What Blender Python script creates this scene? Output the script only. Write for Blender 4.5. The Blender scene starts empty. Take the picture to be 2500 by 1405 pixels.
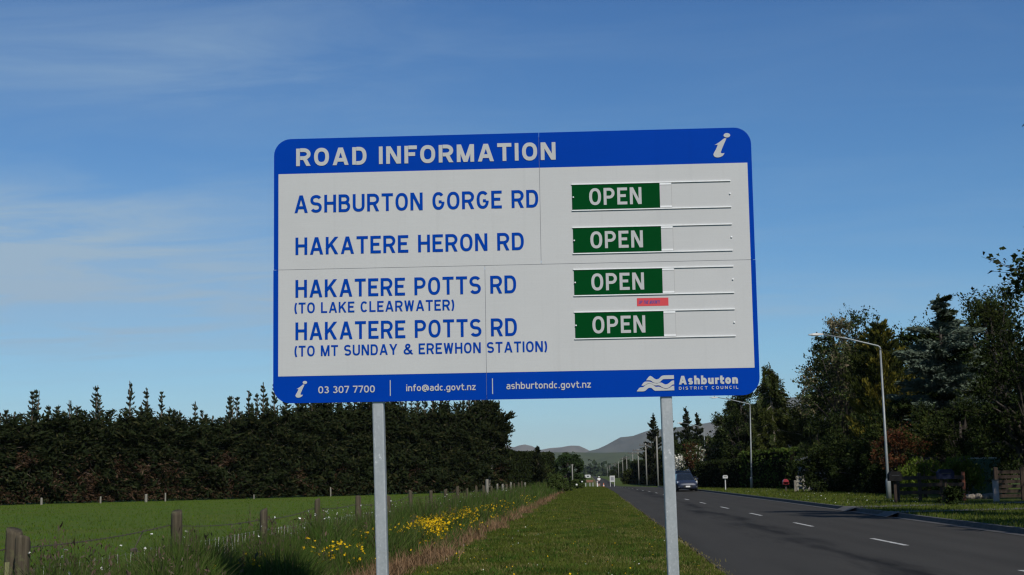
import bpy, math, random
import numpy as np
from math import sin, cos, pi, radians, atan, sqrt, exp
from mathutils import Vector, Matrix, Euler

S = bpy.context.scene
COL = S.collection

# ------------------------------------------------------------------ camera
F_PX = 3420.0                      # focal length in pixels of a 2500 px wide picture
EYE = 1.5
cam_d = bpy.data.cameras.new('camera')
cam_d.sensor_width = 36.0
cam_d.lens = 36.0 * F_PX / 2500.0
cam_d.clip_start = 0.1
cam_d.clip_end = 60000
cam = bpy.data.objects.new('camera', cam_d)
COL.objects.link(cam)
cam.matrix_world = (Matrix.Translation((0, 0, EYE)) @ Matrix.Rotation(atan(181 / F_PX), 4, 'Z')
                    @ Matrix.Rotation(pi / 2 + atan(461 / F_PX), 4, 'X') @ Matrix.Rotation(-0.0175, 4, 'Z'))
S.camera = cam

# ------------------------------------------------------------------ light
SUN_AZ = radians(180 - 25)         # clockwise from +Y: behind the camera, a little to its right
SUN_EL = radians(42)
sun_d = bpy.data.lights.new('sun', 'SUN')
sun_d.energy = 4.3
sun_d.angle = radians(0.5)
sun_d.color = (1.0, 0.94, 0.85)
sun = bpy.data.objects.new('sun', sun_d)
COL.objects.link(sun)
to_sun = Vector((sin(SUN_AZ) * cos(SUN_EL), cos(SUN_AZ) * cos(SUN_EL), sin(SUN_EL)))
sun.rotation_euler = to_sun.to_track_quat('Z', 'Y').to_euler()
sun.location = (5, -10, 30)

S.view_settings.view_transform = 'Standard'
S.view_settings.look = 'None'
S.view_settings.exposure = -0.05
S.view_settings.gamma = 1.0
S.view_settings.use_curve_mapping = False
S.cycles.max_bounces = 4
S.cycles.diffuse_bounces = 2
S.cycles.glossy_bounces = 2
S.cycles.transmission_bounces = 2
S.cycles.volume_bounces = 0
S.cycles.use_denoising = True
S.cycles.filter_width = 1.3

W = bpy.data.worlds.new('World')
S.world = W
W.use_nodes = True


def N(nt, kind, **kw):
    n = nt.nodes.new(kind)
    for k, v in kw.items():
        if k.startswith('_'):
            setattr(n, k[1:], v)
        else:
            key = int(k[1:]) if k[0] == 'i' and k[1:].isdigit() else k.replace('__', ' ')
            if hasattr(v, 'is_linked'):
                nt.links.new(v, n.inputs[key])
            else:
                n.inputs[key].default_value = v
    return n


def M_(nt, op, a, b=0.0, c=0.0, clamp=False):
    n = nt.nodes.new('ShaderNodeMath')
    n.operation = op
    n.use_clamp = clamp
    for i, v in enumerate((a, b, c)):
        if hasattr(v, 'is_linked'):
            nt.links.new(v, n.inputs[i])
        else:
            n.inputs[i].default_value = v
    return n.outputs[0]


def MIX(nt, f, a, b, mode='MIX'):
    n = nt.nodes.new('ShaderNodeMix')
    n.data_type = 'RGBA'
    n.blend_type = mode
    for s, v in ((n.inputs[0], f), (n.inputs[6], a), (n.inputs[7], b)):
        if hasattr(v, 'is_linked'):
            nt.links.new(v, s)
        elif isinstance(v, (tuple, list)):
            s.default_value = tuple(v)[:3] + (1.0,)
        else:
            s.default_value = v
    return n.outputs[2]


def RAMP(nt, f, stops):
    n = nt.nodes.new('ShaderNodeValToRGB')
    e = n.color_ramp.elements
    while len(e) < len(stops):
        e.new(0.5)
    for k, (p, c) in enumerate(stops):
        e[k].position = p
        e[k].color = (c, c, c, 1) if isinstance(c, (int, float)) else tuple(c)[:3] + (1,)
    nt.links.new(f, n.inputs[0])
    return n.outputs[0]


def NOISE(nt, vec, scale, detail=3, rough=0.55, dist=0.0):
    n = nt.nodes.new('ShaderNodeTexNoise')
    n.inputs['Scale'].default_value = scale
    n.inputs['Detail'].default_value = detail
    n.inputs['Roughness'].default_value = rough
    n.inputs['Distortion'].default_value = dist
    if vec is not None:
        nt.links.new(vec, n.inputs['Vector'])
    return n.outputs['Fac']


def MAPV(nt, vec, scale=(1, 1, 1), rot=(0, 0, 0)):
    n = nt.nodes.new('ShaderNodeMapping')
    n.inputs['Scale'].default_value = scale
    n.inputs['Rotation'].default_value = rot
    nt.links.new(vec, n.inputs['Vector'])
    return n.outputs[0]


def build_world():
    nt = W.node_tree
    nt.nodes.clear()
    out = nt.nodes.new('ShaderNodeOutputWorld')
    bg = nt.nodes.new('ShaderNodeBackground')
    sky = nt.nodes.new('ShaderNodeTexSky')
    sky.sky_type = 'NISHITA'
    sky.sun_disc = False
    sky.sun_elevation = SUN_EL
    sky.sun_rotation = SUN_AZ
    sky.altitude = 300
    sky.air_density = 1.0
    sky.dust_density = 0.1
    sky.ozone_density = 1.6
    tc = nt.nodes.new('ShaderNodeTexCoord')
    sep = nt.nodes.new('ShaderNodeSeparateXYZ')
    nt.links.new(tc.outputs['Generated'], sep.inputs[0])
    x, y, z = sep.outputs
    # thin cirrus, laid out on a high flat layer so it streaks towards the horizon
    zz = M_(nt, 'ADD', M_(nt, 'MAXIMUM', z, 0.0), 0.10)
    cv = nt.nodes.new('ShaderNodeCombineXYZ')
    nt.links.new(M_(nt, 'DIVIDE', x, zz), cv.inputs[0])
    nt.links.new(M_(nt, 'DIVIDE', y, zz), cv.inputs[1])
    n1 = NOISE(nt, MAPV(nt, cv.outputs[0], (1.1, 2.6, 1), (0, 0, 0.45)), 1.3, 7, 0.62, 0.6)
    n2 = NOISE(nt, MAPV(nt, cv.outputs[0], (0.5, 0.9, 1)), 0.9, 3, 0.5)
    streak = M_(nt, 'MULTIPLY', RAMP(nt, n1, [(0.40, 0.0), (0.80, 1.0)]), RAMP(nt, n2, [(0.30, 0.15), (0.65, 1.0)]))

    def blob(dx, dz, wx, wz):      # where the sky holds cloud: a soft patch of directions
        a = M_(nt, 'DIVIDE', M_(nt, 'SUBTRACT', x, dx), wx)
        b = M_(nt, 'DIVIDE', M_(nt, 'SUBTRACT', z, dz), wz)
        r = M_(nt, 'ADD', M_(nt, 'MULTIPLY', a, a), M_(nt, 'MULTIPLY', b, b))
        return M_(nt, 'POWER', 2.718, M_(nt, 'MULTIPLY', r, -1.0))
    m = M_(nt, 'MULTIPLY', blob(-0.44, 0.142, 0.30, 0.048), 3.0)
    m = M_(nt, 'ADD', m, M_(nt, 'MULTIPLY', blob(-0.33, 0.285, 0.20, 0.045), 0.7))
    m = M_(nt, 'ADD', m, M_(nt, 'MULTIPLY', blob(0.20, 0.115, 0.14, 0.014), 0.6))
    m = M_(nt, 'ADD', m, 0.18)
    fac = M_(nt, 'MULTIPLY', m, M_(nt, 'ADD', M_(nt, 'MULTIPLY', streak, 0.95), 0.22), clamp=True)
    tint = MIX(nt, 1.0, sky.outputs[0], SKY_TINT, 'MULTIPLY')
    hz = RAMP(nt, z, [(0.0, (1.58, 1.08, 0.96)), (0.09, (1.52, 1.15, 0.98)), (0.20, (1.16, 1.05, 0.98)), (0.36, (0.88, 0.91, 0.96))])
    tint = MIX(nt, 1.0, tint, hz, 'MULTIPLY')
    c = MIX(nt, fac, tint, CLOUD)
    nt.links.new(c, bg.inputs[0])
    bg.inputs[1].default_value = SKY_STRENGTH
    nt.links.new(bg.outputs[0], out.inputs[0])


SKY_STRENGTH = 0.09
SKY_TINT = (0.33, 0.69, 1.04)
CLOUD = (3.7, 5.2, 6.7)
build_world()

# ------------------------------------------------------------------ helpers
rng = np.random.default_rng(11)
random.seed(5)
ZV = Vector((0, 0, 1))


def hor(px):
    return 1160.2 - 0.0175 * (px - 1440)


def lat(px, d):                    # metres right of the camera for a photo column at a distance
    return d * math.tan(atan((px - 1258) * 0.991 / F_PX) - atan(181 / F_PX))


def hgt(px, py, d):                # height above the ground for a photo point at a distance
    a = atan((px - 1258) * 0.991 / F_PX)
    return EYE + (hor(px) - py) * d / F_PX * 0.991 * cos(a) / cos(a - atan(181 / F_PX))


def gz(x, y):                      # the ground: flat, with a shallow dip down the road
    return -0.85 * np.exp(-((np.asarray(y, float) - 300) / 95.0) ** 2) + 0 * np.asarray(x, float)


def tag(o, label=None, cat=None, group=None, kind=None):
    if label: o['label'] = label
    if cat: o['category'] = cat
    if group: o['group'] = group
    if kind: o['kind'] = kind
    return o


def thing(name, label, cat, loc=(0, 0, 0), rz=0.0, group=None):
    o = bpy.data.objects.new(name, None)
    COL.objects.link(o)
    o.location = loc
    o.rotation_euler = (0, 0, rz)
    o.empty_display_size = 0.2
    return tag(o, label, cat, group)


def link(name, me, mat, parent=None):
    o = bpy.data.objects.new(name, me)
    COL.objects.link(o)
    if mat is not None and not me.materials:
        me.materials.append(mat)
    if parent is not None:
        o.parent = parent
    return o


def mesh_np(name, V, Fs, smooth=False):
    """V (n,3) array, Fs list of (m,k) index arrays"""
    V = np.ascontiguousarray(V, dtype=np.float32)
    me = bpy.data.meshes.new(name)
    me.vertices.add(len(V))
    me.vertices.foreach_set('co', V.ravel())
    loops = np.concatenate([f.ravel() for f in Fs]).astype(np.int32)
    tot = np.concatenate([np.full(len(f), f.shape[1]) for f in Fs]).astype(np.int32)
    st = np.concatenate([[0], np.cumsum(tot)[:-1]]).astype(np.int32)
    me.loops.add(len(loops))
    me.loops.foreach_set('vertex_index', loops)
    me.polygons.add(len(tot))
    me.polygons.foreach_set('loop_start', st)
    me.polygons.foreach_set('loop_total', tot)
    if smooth:
        me.polygons.foreach_set('use_smooth', np.ones(len(tot), dtype=bool))
    me.update(calc_edges=True)
    me.validate()
    return me


class MB:
    """collects simple shapes into one mesh"""
    def __init__(s):
        s.v = []; s.f = []

    def add(s, vs, fs):
        b = len(s.v)
        s.v += [tuple(v) for v in vs]
        s.f += [tuple(i + b for i in f) for f in fs]
        return s

    def box(s, c, d, bev=0.0, rot=None):
        cx, cy, cz = c; hx, hy, hz = d[0] / 2, d[1] / 2, d[2] / 2
        if bev <= 0:
            vs = [Vector((sx * hx, sy * hy, sz * hz)) for sz in (-1, 1) for sx, sy in ((-1, -1), (1, -1), (1, 1), (-1, 1))]
            fs = [(3, 2, 1, 0), (4, 5, 6, 7), (0, 1, 5, 4), (1, 2, 6, 5), (2, 3, 7, 6), (3, 0, 4, 7)]
        else:
            ring = []
            for sx, sy, a0 in ((1, 1, 0), (-1, 1, 90), (-1, -1, 180), (1, -1, 270)):
                for k in range(3):
                    a = radians(a0 + 45 * k)
                    ring.append((sx * (hx - bev) + bev * cos(a), sy * (hy - bev) + bev * sin(a)))
            n = len(ring)
            vs = []
            for z, ins in ((-hz, bev), (-hz + bev, 0), (hz - bev, 0), (hz, bev)):
                for (x, y) in ring:
                    kx = (hx - ins) / hx; ky = (hy - ins) / hy
                    vs.append(Vector((x * kx, y * ky, z)))
            fs = [tuple(range(n - 1, -1, -1)), tuple(range(3 * n, 4 * n))]
            for l in range(3):
                for k in range(n):
                    k2 = (k + 1) % n
                    fs.append((l * n + k, l * n + k2, (l + 1) * n + k2, (l + 1) * n + k))
        if rot is not None:
            vs = [rot @ v for v in vs]
        return s.add([(v.x + cx, v.y + cy, v.z + cz) for v in vs], fs)

    def tube(s, pts, rad, n=8, cap=True):
        pts = [Vector(p) for p in pts]
        if not hasattr(rad, '__len__'): rad = [rad] * len(pts)
        vs = []; fs = []
        prev = None
        for i, p in enumerate(pts):
            d = (pts[min(i + 1, len(pts) - 1)] - pts[max(i - 1, 0)]).normalized()
            if prev is None:
                u = d.orthogonal().normalized()
            else:
                u = (prev - d * prev.dot(d))
                u = u.normalized() if u.length > 1e-6 else d.orthogonal().normalized()
            prev = u
            w = d.cross(u)
            for k in range(n):
                a = 2 * pi * k / n
                vs.append(p + (u * cos(a) + w * sin(a)) * rad[i])
        for i in range(len(pts) - 1):
            for k in range(n):
                k2 = (k + 1) % n
                fs.append((i * n + k, i * n + k2, (i + 1) * n + k2, (i + 1) * n + k))
        if cap:
            fs.append(tuple(range(n - 1, -1, -1)))
            fs.append(tuple(range((len(pts) - 1) * n, len(pts) * n)))
        return s.add(vs, fs)

    def prism(s, poly, y0, y1, tf=None):
        """poly in (x,z), extruded along y"""
        n = len(poly)
        vs = [Vector((x, y0, z)) for x, z in poly] + [Vector((x, y1, z)) for x, z in poly]
        if tf is not None: vs = [tf @ v for v in vs]
        fs = [tuple(range(n)), tuple(range(2 * n - 1, n - 1, -1))]
        for k in range(n):
            k2 = (k + 1) % n
            fs.append((k2, k, n + k, n + k2))
        return s.add(vs, fs)

    def lathe(s, prof, c=(0, 0, 0), n=14):
        vs = []; fs = []
        for r, z in prof:
            for k in range(n):
                a = 2 * pi * k / n
                vs.append((c[0] + r * cos(a), c[1] + r * sin(a), c[2] + z))
        for i in range(len(prof) - 1):
            for k in range(n):
                k2 = (k + 1) % n
                fs.append((i * n + k, i * n + k2, (i + 1) * n + k2, (i + 1) * n + k))
        fs.append(tuple(range(n - 1, -1, -1)))
        fs.append(tuple(range((len(prof) - 1) * n, len(prof) * n)))
        return s.add(vs, fs)

    def build(s, name, mat, parent=None, smooth=False):
        me = bpy.data.meshes.new(name)
        me.from_pydata(s.v, [], s.f)
        if smooth:
            for p in me.polygons: p.use_smooth = True
        me.update()
        return link(name, me, mat, parent)


def dup(root, loc=None, rz=None, scale=None, label=None):
    r = root.copy(); COL.objects.link(r)
    if loc is not None: r.location = loc
    if rz is not None: r.rotation_euler = (0, 0, rz)
    if scale is not None: r.scale = scale
    if label: r['label'] = label
    for ch in list(root.children):
        c = ch.copy(); COL.objects.link(c); c.parent = r
        for g in ch.children:
            d = g.copy(); COL.objects.link(d); d.parent = c
    return r


# ------------------------------------------------------------------ materials
MATS = {}


def mat(name, col=(0.5, 0.5, 0.5), rough=0.7, metal=0.0, spec=0.5, noise=None, bump=None, col2=None, coat=0.0):
    """noise=(scale, amount): mixes towards col2 (default: darker); bump=(scale, strength)"""
    if name in MATS: return MATS[name]
    m = bpy.data.materials.new(name); m.use_nodes = True
    nt = m.node_tree
    b = nt.nodes['Principled BSDF']
    b.inputs['Base Color'].default_value = tuple(col) + (1,)
    b.inputs['Roughness'].default_value = rough
    b.inputs['Metallic'].default_value = metal
    b.inputs['Specular IOR Level'].default_value = spec
    b.inputs['Coat Weight'].default_value = coat
    tc = nt.nodes.new('ShaderNodeTexCoord')
    if noise:
        f = NOISE(nt, tc.outputs['Object'], noise[0], 4, 0.6)
        f = RAMP(nt, f, [(0.32, 0.0), (0.68, 1.0)])
        c2 = col2 or tuple(v * (1 - noise[1]) for v in col)
        nt.links.new(MIX(nt, f, col, c2), b.inputs['Base Color'])
    if bump:
        bn = nt.nodes.new('ShaderNodeBump')
        bn.inputs['Strength'].default_value = bump[1]
        bn.inputs['Distance'].default_value = bump[2] if len(bump) > 2 else 0.01
        nt.links.new(NOISE(nt, tc.outputs['Object'], bump[0], 4, 0.6), bn.inputs['Height'])
        nt.links.new(bn.outputs[0], b.inputs['Normal'])
    MATS[name] = m
    return m


def leafmat(name, stops, rough=0.75, spec=0.08, trans=0.0):
    """foliage: every leaf its own tone, picked at random"""
    m = bpy.data.materials.new(name); m.use_nodes = True
    nt = m.node_tree
    b = nt.nodes['Principled BSDF']
    g = nt.nodes.new('ShaderNodeNewGeometry')
    n = len(stops)
    c = RAMP(nt, g.outputs['Random Per Island'], [(k / max(n - 1, 1), s) for k, s in enumerate(stops)])
    tc = nt.nodes.new('ShaderNodeTexCoord')
    f = RAMP(nt, NOISE(nt, tc.outputs['Object'], 0.9, 3), [(0.35, 0.75), (0.65, 1.15)])
    c = MIX(nt, 1.0, c, f, 'MULTIPLY')
    nt.links.new(c, b.inputs['Base Color'])
    b.inputs['Roughness'].default_value = rough
    b.inputs['Specular IOR Level'].default_value = 0.0
    if trans > 0:
        t = nt.nodes.new('ShaderNodeBsdfTranslucent')
        nt.links.new(c, t.inputs[0])
        mx = nt.nodes.new('ShaderNodeMixShader')
        mx.inputs[0].default_value = trans
        nt.links.new(b.outputs[0], mx.inputs[1]); nt.links.new(t.outputs[0], mx.inputs[2])
        nt.links.new(mx.outputs[0], nt.nodes['Material Output'].inputs[0])
    return m


BARK = mat('bark', (0.050, 0.040, 0.030), 0.9, noise=(6, 0.5), bump=(18, 0.6))
PALE_BARK = mat('pale_bark', (0.30, 0.27, 0.22), 0.9, noise=(5, 0.4))
PINE_M = leafmat('pine_needles', [(0.012, 0.017, 0.007), (0.019, 0.026, 0.010), (0.015, 0.022, 0.009), (0.038, 0.038, 0.015)])
PINE_TIP = leafmat('pine_tips', [(0.020, 0.030, 0.015), (0.030, 0.040, 0.019), (0.045, 0.048, 0.028)])
DEAD_M = leafmat('dead_needles', [(0.034, 0.020, 0.012), (0.070, 0.042, 0.025), (0.050, 0.028, 0.015), (0.11, 0.072, 0.05)])
GRASS_M = leafmat('grass_blades', [(0.060, 0.086, 0.013), (0.090, 0.112, 0.018), (0.068, 0.098, 0.014), (0.135, 0.132, 0.042)], 0.7, 0.08, 0.25)
WEED_M = leafmat('weed_blades', [(0.046, 0.082, 0.016), (0.065, 0.105, 0.020), (0.042, 0.085, 0.016), (0.085, 0.108, 0.028), (0.11, 0.10, 0.05)], 0.7, 0.08, 0.25)
DRY_M = leafmat('dry_blades', [(0.15, 0.090, 0.048), (0.21, 0.13, 0.072), (0.11, 0.070, 0.036), (0.19, 0.130, 0.080)], 0.8, 0.1)

# ------------------------------------------------------------------ ground, road, hills
def ground_material():
    m = bpy.data.materials.new('ground'); m.use_nodes = True
    nt = m.node_tree; b = nt.nodes['Principled BSDF']
    g = nt.nodes.new('ShaderNodeNewGeometry')
    sep = nt.nodes.new('ShaderNodeSeparateXYZ'); nt.links.new(g.outputs['Position'], sep.inputs[0])
    P = g.outputs['Position']
    big = NOISE(nt, MAPV(nt, P, (0.25, 0.08, 1)), 1.0, 4, 0.6)
    mid = NOISE(nt, MAPV(nt, P, (1.0, 0.5, 1)), 1.7, 4, 0.6)
    fine = NOISE(nt, P, 28.0, 3, 0.7)
    lush = MIX(nt, RAMP(nt, big, [(0.35, 0.0), (0.65, 1.0)]), (0.050, 0.082, 0.012), (0.076, 0.102, 0.017))
    dry = MIX(nt, RAMP(nt, mid, [(0.45, 0.0), (0.75, 0.6)]), lush, (0.105, 0.100, 0.034))
    col = MIX(nt, RAMP(nt, fine, [(0.3, 0.0), (0.7, 1.0)]), dry, MIX(nt, 1.0, dry, (0.55, 0.6, 0.5), 'MULTIPLY'))
    pad = M_(nt, 'MULTIPLY', M_(nt, 'SUBTRACT', M_(nt, 'MULTIPLY', sep.outputs[0], -1.0), 5.6), 1.0, clamp=True)
    col = MIX(nt, pad, col, MIX(nt, RAMP(nt, mid, [(0.3, 0.0), (0.7, 1.0)]), (0.052, 0.098, 0.009), (0.080, 0.118, 0.014)))
    col = MIX(nt, M_(nt, 'MULTIPLY', pad, RAMP(nt, NOISE(nt, MAPV(nt, P, (0.10, 0.22, 1)), 1.0, 5, 0.65), [(0.45, 0.0), (0.68, 0.75)])), col, (0.088, 0.100, 0.018))
    # strip of dead sprayed grass along the edge of the mown verge, bare grit by the seal
    wob = M_(nt, 'MULTIPLY', M_(nt, 'SUBTRACT', NOISE(nt, P, 0.7, 4), 0.5), 0.9)
    xx = M_(nt, 'ADD', sep.outputs[0], wob)
    yk = M_(nt, 'MULTIPLY', M_(nt, 'MINIMUM', sep.outputs[1], 150.0), 0.0062)
    e = M_(nt, 'ABSOLUTE', M_(nt, 'SUBTRACT', M_(nt, 'ADD', xx, 3.28), yk))
    brown = M_(nt, 'MULTIPLY', RAMP(nt, e, [(0.10, 1.0), (0.45, 0.0)]), RAMP(nt, mid, [(0.30, 0.35), (0.55, 1.0)]))
    col = MIX(nt, brown, col, MIX(nt, fine, (0.12, 0.075, 0.042), (0.20, 0.135, 0.082)))
    edge = RAMP(nt, M_(nt, 'ABSOLUTE', M_(nt, 'SUBTRACT', M_(nt, 'ADD', xx, wob), 1.7)), [(0.2, 0.8), (0.9, 0.0)])
    col = MIX(nt, edge, col, (0.16, 0.125, 0.055))
    grit = RAMP(nt, M_(nt, 'ABSOLUTE', M_(nt, 'SUBTRACT', xx, 2.0)), [(0.05, 0.85), (0.38, 0.0)])
    col = MIX(nt, grit, col, MIX(nt, fine, (0.12, 0.10, 0.075), (0.20, 0.17, 0.12)))
    nt.links.new(col, b.inputs['Base Color'])
    b.inputs['Roughness'].default_value = 0.95
    b.inputs['Specular IOR Level'].default_value = 0.1
    bn = nt.nodes.new('ShaderNodeBump'); bn.inputs['Strength'].default_value = 0.7; bn.inputs['Distance'].default_value = 0.08
    nt.links.new(M_(nt, 'ADD', fine, mid), bn.inputs['Height']); nt.links.new(bn.outputs[0], b.inputs['Normal'])
    return m


def grid_mesh(name, xs, ys, zf):
    X, Y = np.meshgrid(xs, ys)
    Z = zf(X, Y)
    V = np.stack([X, Y, Z], -1).reshape(-1, 3)
    nx, ny = len(xs), len(ys)
    i = np.arange(nx - 1)[None, :] + nx * np.arange(ny - 1)[:, None]
    F = np.stack([i, i + 1, i + 1 + nx, i + nx], -1).reshape(-1, 4)
    return mesh_np(name, V, [F], True)


GROUND_M = ground_material()
xs = np.concatenate([-np.geomspace(20000, 120, 14), np.linspace(-100, 100, 41), np.geomspace(120, 20000, 14)])
ys = np.concatenate([[-2000, -400, -100], np.linspace(-40, 600, 65), np.geomspace(640, 20000, 16)])
tag(link('ground', grid_mesh('ground', xs, ys, gz), GROUND_M), kind='structure')

# road edges and centre line, metres from the camera's line
RY = np.array([-60, 0, 28, 40, 67, 118, 150, 190, 250, 300, 450, 600, 1200, 2600], float)
RL = np.array([2.0, 2.0, 2.0, 2.0, 2.0, 2.0, 1.95, 1.9, 1.75, 1.6, 1.5, 1.5, 1.5, 1.5])
RC = np.array([6.4, 6.3, 6.15, 5.9, 5.6, 5.13, 4.6, 4.1, 3.7, 3.4, 3.3, 3.3, 3.3, 3.3])
RR = np.array([9.6, 9.6, 9.6, 9.6, 9.55, 9.2, 8.7, 7.6, 6.2, 5.4, 5.1, 5.1, 5.1, 5.1])
rl = lambda y: np.interp(y, RY, RL); rc = lambda y: np.interp(y, RY, RC); rr = lambda y: np.interp(y, RY, RR)


def road_material():
    m = bpy.data.materials.new('asphalt'); m.use_nodes = True
    nt = m.node_tree; b = nt.nodes['Principled BSDF']
    g = nt.nodes.new('ShaderNodeNewGeometry'); P = g.outputs['Position']
    sep = nt.nodes.new('ShaderNodeSeparateXYZ'); nt.links.new(P, sep.inputs[0])
    fine = NOISE(nt, P, 60, 2, 0.8)
    mid = NOISE(nt, MAPV(nt, P, (1.2, 0.12, 1)), 1.0, 4, 0.6)
    c = MIX(nt, RAMP(nt, mid, [(0.3, 0.0), (0.7, 1.0)]), (0.030, 0.0295, 0.028), (0.042, 0.041, 0.038))
    c = MIX(nt, RAMP(nt, fine, [(0.35, 0.0), (0.75, 0.75)]), c, (0.062, 0.059, 0.053))
    # bitumen bled along an old seal joint
    wob = M_(nt, 'MULTIPLY', M_(nt, 'SUBTRACT', NOISE(nt, MAPV(nt, P, (1, 0.10, 1)), 1.0, 5, 0.65), 0.5), 2.6)
    d = M_(nt, 'ABSOLUTE', M_(nt, 'SUBTRACT', M_(nt, 'ADD', sep.outputs[0], wob), 4.5))
    patch = RAMP(nt, NOISE(nt, MAPV(nt, P, (1, 0.25, 1)), 0.8, 3), [(0.36, 0.0), (0.55, 1.0)])
    tar = M_(nt, 'MULTIPLY', RAMP(nt, d, [(0.12, 1.0), (0.60, 0.0)]), patch)
    c = MIX(nt, M_(nt, 'MULTIPLY', tar, 0.9), c, (0.014, 0.014, 0.014))
    wt = RAMP(nt, M_(nt, 'ABSOLUTE', M_(nt, 'SUBTRACT', M_(nt, 'PINGPONG', M_(nt, 'ADD', sep.outputs[0], 0.15), 0.9), 0.45)), [(0.1, 0.0), (0.45, 0.22)])
    c = MIX(nt, wt, c, (0.055, 0.053, 0.049))
    nt.links.new(c, b.inputs['Base Color'])
    b.inputs['Roughness'].default_value = 1.0
    b.inputs['Specular IOR Level'].default_value = 0.04
    bn = nt.nodes.new('ShaderNodeBump'); bn.inputs['Strength'].default_value = 0.35; bn.inputs['Distance'].default_value = 0.01
    nt.links.new(fine, bn.inputs['Height']); nt.links.new(bn.outputs[0], b.inputs['Normal'])
    return m


def strip(name, ys, xa, xb, za, zb, m, kind='structure', parent=None):
    V = []; F = []
    for k, y in enumerate(ys):
        g0 = float(gz(0, y))
        V += [(float(xa(y)), y, g0 + za), (float(xb(y)), y, g0 + zb)]
        if k: F.append((2 * k - 2, 2 * k - 1, 2 * k + 1, 2 * k))
    me = bpy.data.meshes.new(name); me.from_pydata(V, [], F); me.update()
    o = link(name, me, m, parent)
    return tag(o, kind=kind) if parent is None else o


YS = list(np.concatenate([np.linspace(-60, 500, 71), np.linspace(540, 2600, 22)]))
ROAD_M = road_material()
strip('road', YS, lambda y: rl(y) + 0.10 * sin(y * 0.9) * sin(y * 0.37), rr, 0.025, 0.025, ROAD_M)
LINE_M = mat('road_paint', (0.50, 0.50, 0.47), 0.9, noise=(9, 0.55))
mb = MB()
yd = 28.4 - 5.06 * 10 + 3.5
DASH0 = 31.5
for k in range(-4, 26):
    y0 = DASH0 + k * 10.3 - 3.3; y1 = y0 + 3.1
    vs = []
    for y in (y0, y1):
        z = float(gz(0, y)) + 0.030
        vs += [(float(rc(y)) - 0.055, y, z), (float(rc(y)) + 0.055, y, z)]
    mb.add(vs, [(0, 1, 3, 2)])
tag(mb.build('road_markings', LINE_M), kind='structure')
YK = [y for y in YS if y < 175]
KERB_M = mat('kerb_concrete', (0.065, 0.062, 0.056), 0.9, noise=(3, 0.45))  # concrete darkened to carry the shade on the kerb face
mb = MB()
for a, b_ in zip(YK[:-1], YK[1:]):
    vs = []
    for y in (a, b_):
        x = float(rr(y)); g0 = float(gz(0, y))
        vs += [(x - 0.30, y, g0 + 0.034), (x, y, g0 + 0.030), (x + 0.03, y, g0 + 0.145), (x + 0.15, y, g0 + 0.150), (x + 0.15, y, g0 - 0.05)]
    mb.add(vs, [(k, k + 1, k + 6, k + 5) for k in range(4)])
tag(mb.build('kerb', KERB_M), kind='structure')
VERGE_M = GROUND_M
strip('roadside_lawn', YK, lambda y: rr(y) + 0.15, lambda y: rr(y) + 40, 0.135, 0.135, VERGE_M)
DRIVE_M = mat('driveway', (0.080, 0.077, 0.070), 0.9, noise=(2, 0.4))
for y0, y1, nm in ((52.0, 54.3, 'driveway'), (45.0, 46.8, 'driveway')):
    mb = MB()
    mb.add([(9.22, y0, 0.036), (9.22, y1, 0.036), (9.60, y1, 0.165), (9.60, y0, 0.165), (10.4, y1 + .3, 0.163), (10.4, y0 + .3, 0.163), (24, y1 + 6, 0.147), (24, y0 + 6, 0.147)], [(3, 2, 1, 0), (5, 4, 2, 3), (7, 6, 4, 5)])
    tag(mb.build(nm, DRIVE_M), kind='structure')


# ------------------------------------------------------------------ road information sign
SIGN_C = Vector((-0.64809, 12.46314, 3.38740))
SIGN_ROT = Matrix.Rotation(0.01025, 3, 'Z') @ Matrix.Rotation(0.02543, 3, 'X') @ Matrix.Rotation(0.00195, 3, 'Y')


def sheeting(name, col, amt=0.06):
    m = bpy.data.materials.new(name); m.use_nodes = True
    nt = m.node_tree; b = nt.nodes['Principled BSDF']
    tc = nt.nodes.new('ShaderNodeTexCoord'); P = tc.outputs['Object']
    big = NOISE(nt, P, 1.3, 4, 0.6)
    weave = NOISE(nt, MAPV(nt, P, (1, 1, 1)), 70, 2, 0.8)
    line = NOISE(nt, MAPV(nt, P, (2.0, 1, 90)), 1.5, 2, 0.6)
    c = MIX(nt, RAMP(nt, big, [(0.3, 0.0), (0.7, 1.0)]), col, tuple(v * (1 - amt) for v in col))
    c = MIX(nt, RAMP(nt, weave, [(0.4, 0.0), (0.7, 0.5)]), c, tuple(v * (1 - 1.6 * amt) for v in col))
    c = MIX(nt, RAMP(nt, line, [(0.5, 0.0), (0.75, 0.35)]), c, tuple(v * (1 + amt) for v in col))
    run = NOISE(nt, MAPV(nt, P, (14, 1, 0.35)), 1.0, 4, 0.6)
    c = MIX(nt, RAMP(nt, run, [(0.56, 0.0), (0.80, 0.45)]), c, tuple(v * 0.86 for v in col))
    # faint scuffs
    sc = NOISE(nt, MAPV(nt, P, (5, 1, 1.6), (0, 0.6, 0)), 2.2, 6, 0.7, 2.0)
    c = MIX(nt, RAMP(nt, sc, [(0.70, 0.0), (0.78, 0.35)]), c, tuple(min(1, v * 1.25 + 0.03) for v in col))
    nt.links.new(c, b.inputs['Base Color'])
    b.inputs['Roughness'].default_value = 0.6
    b.inputs['Specular IOR Level'].default_value = 0.03
    return m


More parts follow.
